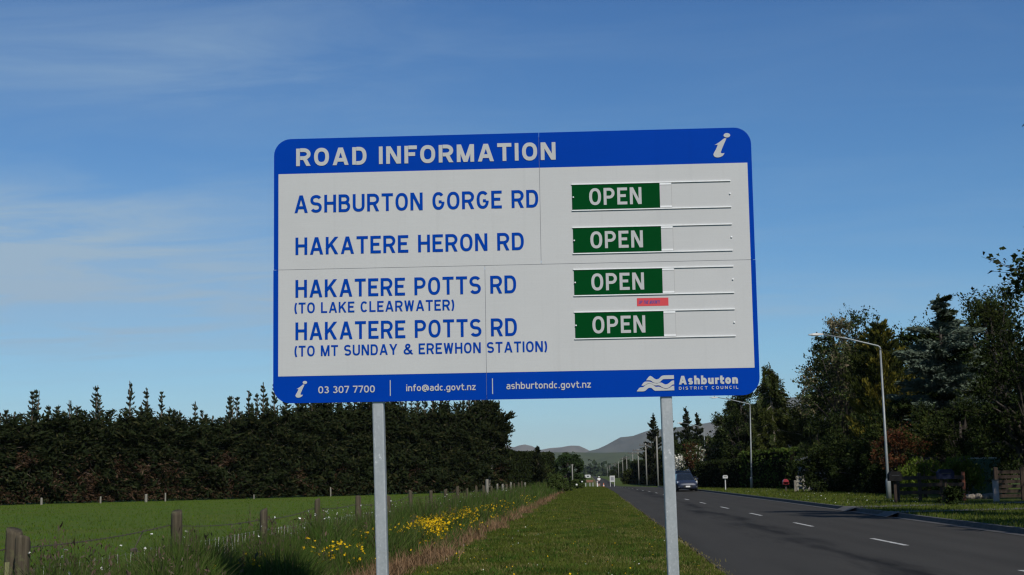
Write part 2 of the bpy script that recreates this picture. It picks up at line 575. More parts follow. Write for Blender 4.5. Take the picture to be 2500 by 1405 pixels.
WHITE_S = sheeting('white_sheeting', (0.495, 0.500, 0.490))
BLUE_S = sheeting('blue_sheeting', (0.0, 0.042, 0.335), 0.08)
BLUE_L = sheeting('blue_lettering', (0.0, 0.046, 0.33), 0.08)
WHITE_L = sheeting('white_lettering', (0.45, 0.46, 0.45))
GREEN_S = sheeting('green_sheeting', (0.0, 0.052, 0.010), 0.10)
ALU = mat('aluminium_rail', (0.78, 0.79, 0.78), 0.5, 0.0, noise=(20, 0.12))
JOINT_TABSHADE = mat('joint_grey_tab_shade', (0.30, 0.30, 0.305), 0.9)  # grey for the panel joints and the painted shade at the tabs


def galv():
    m = bpy.data.materials.new('galvanised_steel'); m.use_nodes = True
    nt = m.node_tree; b = nt.nodes['Principled BSDF']
    tc = nt.nodes.new('ShaderNodeTexCoord'); P = tc.outputs['Object']
    v = nt.nodes.new('ShaderNodeTexVoronoi'); v.inputs['Scale'].default_value = 55
    nt.links.new(P, v.inputs['Vector'])
    c = MIX(nt, NOISE(nt, MAPV(nt, P, (4, 4, 1)), 2.5, 5, 0.7), (0.26, 0.285, 0.29), (0.40, 0.42, 0.42))
    c = MIX(nt, M_(nt, 'MULTIPLY', v.outputs['Color'], 0.30), c, (0.54, 0.56, 0.56))
    sc = NOISE(nt, MAPV(nt, P, (9, 9, 3), (0.3, 0.5, 0)), 3.0, 6, 0.75, 1.0)
    c = MIX(nt, RAMP(nt, sc, [(0.58, 0.0), (0.66, 0.7)]), c, (0.70, 0.71, 0.70))
    nt.links.new(c, b.inputs['Base Color'])
    b.inputs['Metallic'].default_value = 0.35
    nt.links.new(RAMP(nt, NOISE(nt, P, 8, 3), [(0.3, 0.42), (0.7, 0.6)]), b.inputs['Roughness'])
    return m


GALV = galv()


# --- lettering: strokes of even width drawn like road-sign capitals
def ell(cx, cy, rx, ry, a0, a1, n=14, p=2.0):
    out = []
    for k in range(n + 1):
        a = radians(a0 + (a1 - a0) * k / n); c, s = cos(a), sin(a)
        out.append((cx + rx * math.copysign(abs(c) ** (2 / p), c), cy + ry * math.copysign(abs(s) ** (2 / p), s)))
    return out


def catmull(P, n=6):
    out = []
    for i in range(len(P) - 1):
        p0 = P[max(i - 1, 0)]; p1 = P[i]; p2 = P[i + 1]; p3 = P[min(i + 2, len(P) - 1)]
        for k in range(n):
            t = k / n
            out.append(tuple(0.5 * (2 * b + (c - a) * t + (2 * a - 5 * b + 4 * c - d) * t * t + (3 * b - a - 3 * c + d) * t ** 3)
                             for a, b, c, d in zip(p0, p1, p2, p3)))
    out.append(P[-1])
    return out


UW = dict(A=.74, B=.64, C=.64, D=.65, E=.57, F=.56, G=.66, H=.65, K=.68, L=.55, M=.78, N=.67, O=.68, P=.63, R=.66, S=.63, T=.62, U=.65, W=.88, Y=.72)
LW = dict(a=.50, b=.54, c=.48, d=.54, f=.38, g=.54, h=.53, n=.53, o=.54, r=.36, s=.46, t=.38, u=.53, v=.54, z=.46)


def glyph(ch, t):
    """returns width and strokes (points, closed, clip range or None)"""
    h = t / 2
    if ch in UW:
        w = UW[ch]; x0, x1, y0, y1 = h, w - h, h, 1 - h
        cx = w / 2; C01 = (0, 1); p = 2.35
        rx, ry = (x1 - x0) / 2, (y1 - y0) / 2
        st = lambda x: ([(x, 0), (x, 1)], False, None)
        def ex(a, b):            # slanted stroke, run past both ends and cut level
            dx, dy = b[0] - a[0], b[1] - a[1]
            return ([(a[0] - dx * .25, a[1] - dy * .25), (b[0] + dx * .25, b[1] + dy * .25)], False, (min(a[1], b[1]), max(a[1], b[1])))
        bar = lambda a, b, y: ([(a, y), (b, y)], False, None)
        hs = t * 0.56
        if ch == 'A': return w, [ex((hs, 0), (cx - t * .08, 1)), ex((w - hs, 0), (cx + t * .08, 1)), bar(w * .22, w * .78, .30)]
        if ch == 'B':
            ym = .53; xm = x1 - .20
            return w, [st(x0), ([(t, y1), (xm - .02, y1)] + ell(xm - .02, (y1 + ym) / 2, .18, (y1 - ym) / 2, 90, -90, 10) + [(t, ym)], False, None),
                       ([(xm, ym)] + ell(xm, (y0 + ym) / 2, .20, (ym - y0) / 2, 90, -90, 10) + [(t, y0)], False, None)]
        if ch == 'C': return w, [(ell(cx, .5, rx, ry, 42, 318, 28, p), False, None)]
        if ch == 'D':
            xm = x1 - .26
            return w, [st(x0), ([(t, y1), (xm, y1)] + ell(xm, .5, x1 - xm, ry, 90, -90, 18, p) + [(t, y0)], False, None)]
        if ch in 'EF':
            o = [st(x0), bar(t, w, y1), bar(t, w * .86, .52)]
            return w, o + ([bar(t, w, y0)] if ch == 'E' else [])
        if ch == 'G': return w, [(ell(cx, .5, rx, ry, 42, 350, 30, p) + [(x1, .45)], False, None), bar(w * .52, w - t, .45)]
        if ch == 'H': return w, [st(x0), st(x1), bar(t, w - t, .52)]
        if ch == 'K': return w, [st(x0), ex((x0, .34), (x1 - .01, 1)), ([(w * .40, .60), (w - t * .55, 0), (w - t * .55 + (w * .6 - t * .55) * .25, -.15)], False, (0, 1))]
        if ch == 'L': return w, [st(x0), bar(t, w, y0)]
        if ch == 'M': return w, [st(x0), st(x1), ex((x0 + .02, 1), (cx, 0)), ex((x1 - .02, 1), (cx, 0))]
        if ch == 'N': return w, [st(x0), st(x1), ex((x0 + .02, 1), (x1 - .02, 0))]
        if ch == 'O': return w, [(ell(cx, .5, rx, ry, 0, 360, 36, p)[:-1], True, None)]
        if ch in 'PR':
            ym = .45; xm = x1 - .22
            o = [st(x0), ([(t, y1), (xm, y1)] + ell(xm, (y1 + ym) / 2, .22, (y1 - ym) / 2, 90, -90, 14) + [(t, ym)], False, None)]
            if ch == 'R': o.append(([(w * .52, .52), (w - t * .58, 0), (w - t * .58 + .05, -.08)], False, (0, 1)))
            return w, o
        if ch == 'S':
            r = ry / 2
            return w, [(ell(cx, y1 - r, rx, r, 28, 270, 18, 2.2) + ell(cx, y0 + r, rx, r, 90, -152, 18, 2.2)[1:], False, None)]
        if ch == 'T': return w, [([(cx, 0), (cx, 1 - t)], False, None), bar(0, w, y1)]
        if ch == 'U': return w, [([(x0, 1)] + ell(cx, y0 + .27, rx, .27, 180, 360, 16, p) + [(x1, 1)], False, None)]
        if ch == 'W': return w, [ex((hs, 1), (w * .28, 0)), ex((w * .28, 0), (cx, 1)), ex((cx, 1), (w * .72, 0)), ex((w * .72, 0), (w - hs, 1))]
        if ch == 'Y': return w, [([(cx, 0), (cx, .46)], False, None), ex((hs, 1), (cx, .40)), ex((w - hs, 1), (cx, .40))]
    if ch == 'I': return t, [([(h, 0), (h, 1)], False, None)]
    if ch == '1' or ch == '|': return t, [([(h, 0), (h, 1)], False, None)]
    if ch == '0': return .62, [(ell(.31, .5, .31 - h, .5 - h, 0, 360, 32, 2.4)[:-1], True, None)]
    if ch == '3':
        w = .60; a = .5 - h
        return w, [(ell(w / 2 - .02, .74, w / 2 - h - .02, .26 - h, 150, -90, 16), False, None), (ell(w / 2 - .01, .27 + h * .3, w / 2 - h + .01, .27 - h * .7, 90, -150, 18), False, None)]
    if ch == '7': return .58, [([(0, 1 - h), (.58, 1 - h)], False, None), ([(.58 - h, 1 - t), (.22, 0), (.19, -.08)], False, (0, 1))]
    if ch == '(': return .24, [(ell(.24 + .16, .47, .40 - h, .68, 132, 228, 12), False, None)]
    if ch == ')': return .24, [(ell(-.16, .47, .40 - h, .68, 48, -48, 12), False, None)]
    if ch == '!': return t, [([(h, .3), (h, 1)], False, None), ([(h, 0), (h, t)], False, None)]
    if ch == '.': return t * 1.15, [([(t * .57, 0), (t * .57, t * 1.15)], False, None)]
    if ch == '&':
        P = [(.80, -.02), (.55, .27), (.30, .58), (.22, .76), (.27, .88), (.38, .925), (.50, .88), (.54, .76), (.46, .64), (.28, .52), (.12, .38), (.085, .24), (.16, .11), (.32, .07), (.50, .12), (.63, .26), (.70, .42)]
        return .80, [(catmull(P, 4), False, (0, 1))]
    X = .72; xh = X - h
    if ch == 'i': return t, [([(h, 0), (h, X)], False, None), ([(h, .86), (h, .86 + t)], False, None)]
    if ch in LW:
        w = LW[ch]; x0, x1 = h, w - h; cx = w / 2; rx = (x1 - x0) / 2; ry = (X - t) / 2; m = X / 2
        st = lambda x, a, b: ([(x, a), (x, b)], False, None)
        ring = (ell(cx, m, rx, ry, 0, 360, 28, 2.3)[:-1], True, None)
        arch = ([(x0, X - .34)] + ell(cx, X - .26 - h * 0, rx, .26 - h, 180, 0, 14, 2.2) + [(x1, 0)], False, None)
        if ch == 'o': return w, [ring]
        if ch == 'c': return w, [(ell(cx, m, rx, ry, 45, 315, 22, 2.2), False, None)]
        if ch == 'a': return w, [(ell(cx, X - .2, rx, .2 - h, 155, 0, 12, 2.3) + [(x1, 0)], False, None),
                                 ([(x1 - h, .43)] + ell(cx * .98, .43 / 2 + .01, rx, .43 / 2 - .01 - h * .3, 90, 270, 14, 2.2) + [(x1 - h, .09)], False, None)]
        if ch == 'b': return w, [ring, st(x0, 0, 1)]
        if ch == 'd': return w, [ring, st(x1, 0, 1)]
        if ch == 'g': return w, [ring, ([(x1, X)] + [(x1, .05)] + ell(cx, -.06, rx, .20 - h, 0, -150, 12, 2.2), False, None)]
        if ch == 'h': return w, [st(x0, 0, 1), arch]
        if ch == 'n': return w, [st(x0, 0, X), arch]
        if ch == 'u': return w, [st(x1, 0, X), ([(x0, X)] + ell(cx, .26, rx, .26 - h, 180, 360, 14, 2.2) + [(x1, .34)], False, None)]
        if ch == 'r': return w, [st(x0, 0, X), ([(x0, X - .3)] + ell(x0 + .2, X - .24, .2, .24 - h, 180, 80, 8) + [(w, X - h)], False, None)]
        if ch == 's':
            r = ry / 2
            return w, [(ell(cx, xh - r, rx, r, 25, 270, 14, 2.2) + ell(cx, h + r, rx, r, 90, -155, 14, 2.2)[1:], False, None)]
        if ch == 't': return w, [([(w * .38, .95), (w * .38, .22)] + ell(w * .38 + .16, .2, .16, .2 - h, 180, 270, 8) + [(w, h)], False, None), ([(0, xh), (w, xh)], False, None)]
        if ch == 'f': return w, [([(w * .40, 0), (w * .40, .78)] + ell(w * .40 + .17, .80, .17, .2 - h, 180, 90, 8) + [(w, 1 - h)], False, None), ([(0, xh), (w * .95, xh)], False, None)]
        if ch == 'v': return w, [([(h * .6 - .05, X + .15), (h * .6, X), (cx, 0), (cx + .06, -.17)], False, (0, X)), ([(w - h * .6 + .05, X + .15), (w - h * .6, X), (cx, 0), (cx - .06, -.17)], False, (0, X))]
        if ch == 'z': return w, [([(0, xh), (w, xh)], False, None), ([(0, h), (w, h)], False, None), ([(h - .02, .05), (w - h + .02, X - .05)], False, (t, X - t))]
    if ch == '@':
        w = .92; g = t * .62
        return w, [(ell(.46, .40, .46 - h, .52 - h, -50, 285 - 0, 30), False, None), (ell(.45, .40, .19, .22, 0, 360, 20)[:-1], True, None),
                   ([(.66, .62), (.66, .28)] + ell(.75, .28, .09, .10, 180, 330, 6), False, None)]
    return .34, []


def clip_y(poly, lo, hi):
    for lim, keep in ((lo, lambda y: y >= lo - 1e-9), (hi, lambda y: y <= hi + 1e-9)):
        out = []
        for a, b in zip(poly, poly[1:] + poly[:1]):
            ka, kb = keep(a[1]), keep(b[1])
            if ka: out.append(a)
            if ka != kb:
                f = (lim - a[1]) / (b[1] - a[1]); out.append((a[0] + f * (b[0] - a[0]), lim))
        poly = out
        if len(poly) < 3: return []
    return poly


def stroke_polys(pts, closed, clip, t, sx):
    """stroke of constant real width t; x is stretched by sx first"""
    P = [(x * sx, y) for x, y in pts]
    q = [P[0]]
    for a in P[1:]:
        if abs(a[0] - q[-1][0]) + abs(a[1] - q[-1][1]) > 1e-6: q.append(a)
    P = q; n = len(P); h = t / 2
    L = []; R = []
    for i in range(n):
        a = P[i - 1] if (i or closed) else None
        b = P[(i + 1) % n] if (i < n - 1 or closed) else None
        d1 = d2 = None
        if a is not None:
            l = math.hypot(P[i][0] - a[0], P[i][1] - a[1]); d1 = ((P[i][0] - a[0]) / l, (P[i][1] - a[1]) / l)
        if b is not None:
            l = math.hypot(b[0] - P[i][0], b[1] - P[i][1]); d2 = ((b[0] - P[i][0]) / l, (b[1] - P[i][1]) / l)
        d1 = d1 or d2; d2 = d2 or d1
        nx, ny = -(d1[1] + d2[1]), d1[0] + d2[0]
        l = math.hypot(nx, ny) or 1.0
        nx /= l; ny /= l
        k = min(1 / max(nx * -d1[1] + ny * d1[0], 0.35), 2.2)
        L.append((P[i][0] + nx * h * k, P[i][1] + ny * h * k)); R.append((P[i][0] - nx * h * k, P[i][1] - ny * h * k))
    out = []
    for i in range(n if closed else n - 1):
        j = (i + 1) % n
        poly = [R[i], R[j], L[j], L[i]]
        if clip: poly = clip_y(poly, *clip)
        if len(poly) >= 3: out.append(poly)
    return out


def text_mesh(mb, s, u0, u1, v0, cap, t=0.155, gap=0.19, space=0.40, y=-0.004, shear=0.0):
    """writes s between u0 and u1 on baseline v0 with capitals cap high"""
    gl = [(c, glyph(c, t)) for c in s]
    tot = sum(space if c == ' ' else g[0] for c, g in gl) + gap * (len(s) - 1)
    sx = (u1 - u0) / (tot * cap)
    x = 0.0; ns = 0
    for c, (w, strokes) in gl:
        if c == ' ':
            x += space + gap; continue
        for k, (pts, closed, clip) in enumerate(strokes):
            off = y - 0.00022 * k
            for poly in stroke_polys([(px + x, py) for px, py in pts], closed, clip, t * (0.5 + 0.5 * min(sx, 1.4)), sx):
                mb.add([(u0 + (a + shear * b) * cap, off, v0 + b * cap) for a, b in poly], [tuple(range(len(poly)))])
        x += w + gap
    return mb


def text_line(s, u0, u1, v0, cap, t, gap, space, m, parent):
    """a line of writing, one mesh a word"""
    ws = s.split(' ')
    lens = [sum(glyph(c, t)[0] for c in w) + gap * (len(w) - 1) for w in ws]
    k = (u1 - u0) / (sum(lens) + (space + 2 * gap) * (len(ws) - 1)); u = u0
    for w, l in zip(ws, lens):
        text_mesh(MB(), w, u, u + l * k, v0, cap, t, gap).build('lettering', m, parent)
        u += (l + space + 2 * gap) * k


def rounded(x0, x1, z0, z1, r, corners):
    """outline anticlockwise seen from the front; corners = which of BL BR TR TL are round"""
    out = []
    for (cx, cz, a0, on) in ((x0, z0, 180, corners[0]), (x1, z0, 270, corners[1]), (x1, z1, 0, corners[2]), (x0, z1, 90, corners[3])):
        if not on: out.append((cx, cz)); continue
        mx = cx + (r if cx == x0 else -r); mz = cz + (r if cz == z0 else -r)
        for k in range(9):
            a = radians(a0 + 90 * k / 8); out.append((mx + r * cos(a), mz + r * sin(a)))
    return out


def build_sign():
    root = thing('road_sign', 'large blue and white road information board on two galvanised posts', 'sign', SIGN_C)
    root.rotation_euler = SIGN_ROT.to_euler()
    g = 0.0016
    for (a, b, c, d, co) in ((-2.172, 0.255 - g, 0.0 + g, 1.207, (0, 0, 0, 1)), (0.255 + g, 2.170, 0.0 + g, 1.207, (0, 0, 1, 0)),
                             (-2.176, -0.253 - g, -1.207, 0.0 - g, (1, 0, 0, 0)), (-0.253 + g, 2.172, -1.207, 0.0 - g, (0, 1, 0, 0))):
        p = MB().prism(rounded(a, b, c, d, 0.155, co), 0.0, 0.004).build('sign_panel', BLUE_S, root)
        wa, wb, wc, wd = max(a, -2.130), min(b, 2.130), max(c, -0.965), min(d, 0.882)
        MB().prism([(wa, wc), (wb, wc), (wb, wd), (wa, wd)], -0.0012, -0.0002).build('white_sheet', WHITE_S, p)
    # lettering, one mesh a line
    for s, u0, u1, v, cap, t, m in (
            ('ROAD INFORMATION', -1.969, 0.407, 0.953, 0.162, 0.185, WHITE_L),
            ('ASHBURTON GORGE RD', -1.983, 0.240, 0.519, 0.162, 0.160, BLUE_L),
            ('HAKATERE HERON RD', -1.973, 0.103, 0.134, 0.159, 0.160, BLUE_L),
            ('HAKATERE POTTS RD', -1.973, 0.027, -0.2555, 0.161, 0.160, BLUE_L),
            ('(TO LAKE CLEARWATER)', -1.983, -0.533, -0.3985, 0.097, 0.160, BLUE_L),
            ('HAKATERE POTTS RD', -1.973, 0.027, -0.6405, 0.160, 0.160, BLUE_L),
            ('(TO MT SUNDAY & EREWHON STATION)', -1.982, 0.295, -0.788, 0.096, 0.160, BLUE_L),
            ('03 307 7700', -1.767, -1.256, -1.123, 0.062, 0.150, WHITE_L),
            ('info@adc.govt.nz', -0.974, -0.351, -1.118, 0.060, 0.140, WHITE_L),
            ('ashburtondc.govt.nz', -0.076, 0.677, -1.116, 0.062, 0.140, WHITE_L),
            ('DISTRICT COUNCIL', 1.456, 1.980, -1.149, 0.026, 0.155, WHITE_L)):
        gp = 0.36 if s.startswith('DISTRICT') else (0.10 if s[0] in 'ia0' else 0.135)
        text_line(s, u0, u1, v, cap, t, gap=gp, space=0.27 if s[0] in '(0' else 0.26, m=m, parent=root)
    text_mesh(MB(), 'Ashburton', 1.456, 1.980, -1.1035, 0.077, 0.235, gap=0.085).build('lettering', WHITE_L, root)
    for u in (-1.1175, -0.200):
        MB().box((u, -0.003, -1.087), (0.007, 0.001, 0.140)).build('divider', WHITE_L, root)
    # the italic i
    def info(u0, v0, hh):
        k = hh / 1.0
        dot = ell(.58, .905, .135, .092, 0, 360, 20)[:-1]
        left = catmull([(.46, .78), (.36, .70), (.22, .60), (.07, .515)], 4) + catmull([(.07, .515), (.20, .525)], 1)[1:] + \
            catmull([(.20, .525), (.13, .36), (.05, .22), (.01, .12), (.06, .03), (.17, .0), (.30, .02), (.40, .08), (.46, .17)], 4)[1:]
        right = catmull([(.46, .17), (.37, .165), (.315, .19), (.33, .27), (.42, .48), (.555, .775)], 4)[1:]
        body = left + right + [(.50, .785)]
        mb = MB()
        mb.add([(u0 + x * k, -0.004, v0 + y * k) for x, y in dot], [tuple(range(len(dot)))])
        mb.add([(u0 + x * k, -0.004, v0 + y * k) for x, y in body], [tuple(range(len(body)))])
        return mb.build('info_symbol', WHITE_L, root)
    info(-1.974, -1.158, 0.149)
    info(1.826, 0.936, 0.222)
    # council emblem: three flowing bands
    mb = MB(); L0, L1, B0, H0 = 1.084, 1.415, -1.157, 0.138
    def band(top, bot):
        n = len(top)
        mb.add([(L0 + x * (L1 - L0), -0.004, B0 + y * H0) for x, y in top + bot], [(k + 1, k, n + k, n + k + 1) for k in range(n - 1)])
    def wave(P, xs_):
        q = catmull(P, 8); qx = [a[0] for a in q]; qy = [a[1] for a in q]
        return [(x, float(np.interp(x, qx, qy))) for x in xs_]
    X1 = np.linspace(.26, 1, 34)
    top = wave([(.26, .72), (.35, .97), (.42, .92), (.48, .80), (.54, .75), (.60, .80), (.68, .97), (.80, 1.0), (1, 1.0)], X1)
    bot = wave([(.26, .70), (.32, .70), (.38, .68), (.44, .57), (.54, .51), (.62, .57), (.70, .74), (.80, .76), (1, .76)], X1)
    band(top, bot)
    X2 = np.linspace(.13, 1, 38)
    top = wave([(.13, .38), (.21, .60), (.35, .61), (.42, .55), (.54, .485), (.62, .545), (.68, .52), (.76, .42), (.84, .46), (.94, .64), (1, .66)], X2)
    bot = wave([(.13, .36), (.20, .37), (.27, .47), (.34, .505), (.42, .45), (.48, .365), (.60, .36), (.68, .24), (.78, .165), (.88, .24), (.95, .385), (1, .40)], X2)
    band(top, bot)
    X3 = np.linspace(0, 1, 44)
    top = wave([(0, .03), (.08, .24), (.17, .27), (.25, .42), (.34, .485), (.43, .42), (.50, .28), (.60, .275), (.68, .20), (.78, .135), (.88, .20), (.95, .31), (1, .32)], X3)
    bot = wave([(0, .0), (.18, .0), (.24, .06), (.30, .19), (.35, .22), (.40, .19), (.46, .06), (.52, .02), (1, .03)], X3)
    band(top, bot)
    mb.build('emblem', WHITE_L, root)
    # four slide tracks with their status plates
    for k, (vt, vb) in enumerate(((0.727, 0.476), (0.332, 0.083), (-0.049, -0.298), (-0.4335, -0.6855))):
        du = (0.0, 0.002, 0.002, 0.003)[k]
        for v in (vt - 0.006, vb + 0.006):
            MB().box(((0.542 + 1.973) / 2, -0.0065, v), (1.431, 0.010, 0.0085)).build('slide_rail', ALU, root)
        pl = MB().box(((0.546 + 1.336) / 2 + du, -0.0045, (vt + vb) / 2), (0.790, 0.004, vt - vb - 0.026)).build('status_plate', GREEN_S, root)
        text_mesh(MB(), 'OPEN', 0.700 + du, 1.171 + du, (vt + vb) / 2 - 0.0745, 0.154, 0.165, gap=0.155, y=-0.0075).build('lettering', WHITE_L, pl)
        MB().box((1.388 + du, -0.0055, (vt + vb) / 2), (0.104, 0.006, vt - vb - 0.026)).build('end_tab', WHITE_S, pl)
        for v in (vt - 0.022, vb + 0.022):
            MB().box((1.388 + du, -0.0100, v), (0.104, 0.003, 0.016)).build('tab_fold', ALU, pl)
        MB().box((1.4415 + du, -0.0060, (vt + vb) / 2), (0.003, 0.004, vt - vb - 0.03)).build('tab_shade_edge', JOINT_TABSHADE, pl)  # dark strip standing in for the shaded side of the tab
        for u in (0.556, 1.965):
            MB().lathe([(0.0075, 0), (0.0075, 0.008), (0.004, 0.011)], n=8).build('rivet', ALU, root).matrix_local = \
                Matrix.Translation((u, -0.0075 if u < 1 else -0.001, (vt + vb) / 2)) @ Matrix.Rotation(pi / 2, 4, 'X')
    PINK = mat('pink_vinyl', (0.56, 0.07, 0.08), 0.6, spec=.05)
    PURPLE = mat('purple_ink', (0.10, 0.04, 0.20), 0.6)
    stk = MB().box((1.2455, -0.0018, -0.361), (0.281, 0.0008, 0.073)).build('sticker', PINK, root)
    text_mesh(MB(), 'UP THE MOUNT!', 1.120, 1.305, -0.377, 0.030, 0.20, gap=0.10, space=0.30, y=-0.0030, shear=0.22).build('lettering', PURPLE, stk)
    # posts and back braces
    for u, ub in ((-1.234, -1.207), (1.3445, 1.364)):
        m_ = MB().box((0, 0, 0), (0.102, 0.102, 4.7), 0.012)
        o = m_.build('post', GALV, root)
        o.location = ((u + (u - ub) * 0.12 + (ub - u) * 0.12) , 0.066, -1.30)
        o.rotation_euler = (0, -(ub - u) / 1.52, 0)
        o.location.x = u + (ub - u) / 1.52 * 0.08
    for (u, v, du, dv) in ((0, 0, 4.30, 0.03), (0.255, 0.6, 0.03, 1.13), (-0.253, -0.6, 0.03, 1.13)):
        MB().box((u, 0.0065, v), (du, 0.004, dv)).build('joint_strip', JOINT_TABSHADE, root)
    for v in (0.85, 0.15, -0.15, -0.85):
        MB().box((0, 0.0120, v), (4.0, 0.006, 0.05)).build('brace', ALU, root)


build_sign()

# ------------------------------------------------------------------ plants: builders
def unit(n):
    v = rng.normal(size=(n, 3)); return v / np.linalg.norm(v, axis=1)[:, None]


def cards(C, size, aspect=0.5, D=None, spread=1.0, flat=0.0):
    """leaf shapes (4-cornered) at C, long axis D (random if None)"""
    n = len(C)
    a = unit(n) if D is None else D + spread * rng.normal(size=(n, 3)) * 0.5
    if flat > 0: a[:, 2] *= (1 - flat)
    a /= np.linalg.norm(a, axis=1)[:, None]
    b = np.cross(a, unit(n)); b /= np.linalg.norm(b, axis=1)[:, None] + 1e-9
    s = (size * np.clip(np.exp(rng.normal(size=n) * 0.38), .4, 2.2))[:, None] if np.isscalar(size) else size[:, None]
    k = rng.uniform(-0.12, 0.12, n)[:, None]
    c = np.cross(a, b)
    V = np.stack([C - a * s * .5, C + b * s * aspect * .5 + a * s * k + c * s * .08, C + a * s * .5, C - b * s * aspect * .5 + a * s * k + c * s * .08], 1).reshape(-1, 3)
    F = np.arange(4 * n).reshape(n, 4)
    return V, F


def leaf_obj(name, VF, m, parent):
    V = np.concatenate([v for v, f in VF]); F = []; o = 0
    for v, f in VF:
        F.append(f + o); o += len(v)
    return link(name, mesh_np(name, V, [np.concatenate(F)]), m, parent)


def broadleaf(name, label, loc, h, rx, ry, base, mats_, seed, nclump=60, nleaf=9000, leaf=0.2, group=None, wobble=.22, trunk_r=0.25, cat='tree',
              shape=1.0, bark=BARK, loose=0.14, core=0.62, keyz=0.8):
    """tree or shrub: limbs to leaf clumps spread through an egg-shaped volume; mats_ = [(material, share, pick)]"""
    global rng
    rng = np.random.default_rng(seed)
    root = thing(name, label, cat, loc, 0, group)
    cz = (h + base) / 2; rz = (h - base) / 2
    d = unit(nclump); r = np.where(rng.uniform(size=nclump) < core, rng.uniform(0.72, 1.0, nclump), rng.uniform(0.25, 0.72, nclump))
    wob = 1 + wobble * np.sin(d[:, 0] * 5 + seed) * np.cos(d[:, 1] * 4 + seed * 2) + rng.uniform(-.10, .10, nclump)
    C = d * (r * wob)[:, None]
    C[:, 2] = np.sign(C[:, 2]) * np.abs(C[:, 2]) ** shape
    top = np.clip(1 - 0.35 * np.clip(C[:, 2], 0, 1), .5, 1)
    C = C * np.array([rx, ry, rz]) * 0.88
    C[:, 0] *= top; C[:, 1] *= top
    C[:, 2] += cz
    cs = rng.uniform(0.65, 1.3, nclump)
    w = cs ** 2; w /= w.sum()
    ns = max(8, nleaf // 16)                       # leafy sprigs, several to a clump, each with its leaves along it
    sid = rng.choice(nclump, ns, p=w)
    sl = loose * min(rx, rz) * 2 * cs[sid] * rng.uniform(.55, 1.25, ns)
    sd = unit(ns) + 0.55 * (C[sid] - np.array([0, 0, cz])) / np.array([rx, ry, rz]); sd[:, 2] = sd[:, 2] * .8 + .12
    sd /= np.linalg.norm(sd, axis=1)[:, None]
    S0 = C[sid]; S1 = S0 + sd * sl[:, None]
    q = rng.integers(0, ns, nleaf); ids = sid[q]
    t = rng.uniform(0.05, 1.0, nleaf)
    P = S0[q] + (S1 - S0)[q] * t[:, None] + np.clip(rng.normal(size=(nleaf, 3)), -1.8, 1.8) * (leaf * .55 + .10 * sl[q] * (1 - t))[:, None]
    P[:, 2] = np.maximum(P[:, 2], 0.08)
    out = (P - np.array([0, 0, cz])); out /= np.linalg.norm(out, axis=1)[:, None] + 1e-6
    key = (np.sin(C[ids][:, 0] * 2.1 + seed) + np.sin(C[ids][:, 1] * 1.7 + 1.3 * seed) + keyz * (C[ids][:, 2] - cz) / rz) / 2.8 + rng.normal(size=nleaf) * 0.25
    order = np.argsort(key); k0 = 0  # later shares sit higher; the lit one is sunlight put into leaf colour
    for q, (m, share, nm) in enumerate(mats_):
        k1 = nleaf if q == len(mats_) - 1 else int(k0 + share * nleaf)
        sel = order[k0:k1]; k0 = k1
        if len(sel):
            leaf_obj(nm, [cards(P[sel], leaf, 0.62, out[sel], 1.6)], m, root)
    mb = MB()
    tp = Vector((0.03 * rx, 0, base + 0.55 * rz))
    mb.tube([(0, 0, -0.3), (0.02 * rx, 0.01, base * .6 + .2), tp, (0, 0, cz + rz * .55)], [trunk_r * 1.25, trunk_r, trunk_r * .7, trunk_r * .18], 8)
    for q in rng.choice(ns, min(ns, 260), replace=False):
        mb.tube([S0[q], S1[q]], [trunk_r * .055, trunk_r * .02], 3, False)
    for q in range(min(nclump, 60)):
        c = Vector(C[q]); st = Vector((0, 0, max(0.15, base * .7 + rz * 0.5 * rng.uniform(0, 1.2))))
        mid = st.lerp(c, .55) + Vector((0, 0, 0.10 * rz))
        mb.tube([st, mid, c], [trunk_r * .38, trunk_r * .22, trunk_r * .06], 5, False)
    mb.build('trunk', bark, root, True)
    return root


def needle_branches(B, n_per, size, asp=0.28, hang=0.0, up=0.0, width=0.25, flat=0.0):
    """B: list of (start, end, radius): tufts all along each branch"""
    Vs = []
    for (a, b, r, n) in B:
        t = rng.uniform(0.12, 1.0, n) ** 0.8
        a = np.array(a); b = np.array(b)
        P = a + (b - a) * t[:, None]
        side = rng.normal(size=(n, 3)) * r * (1.15 - 0.75 * t)[:, None]
        side[:, 2] *= 0.5
        P = P + side
        P[:, 2] -= hang * rng.uniform(0, 1, n)
        D = (b - a) / (np.linalg.norm(b - a) + 1e-6) + side * 0.6 / max(r, .05) + np.array([0, 0, up - hang * 0.9])
        Vs.append((P, D))
    P = np.concatenate([p for p, d in Vs]); D = np.concatenate([d for p, d in Vs])
    return cards(P, size, asp, D, width, flat)


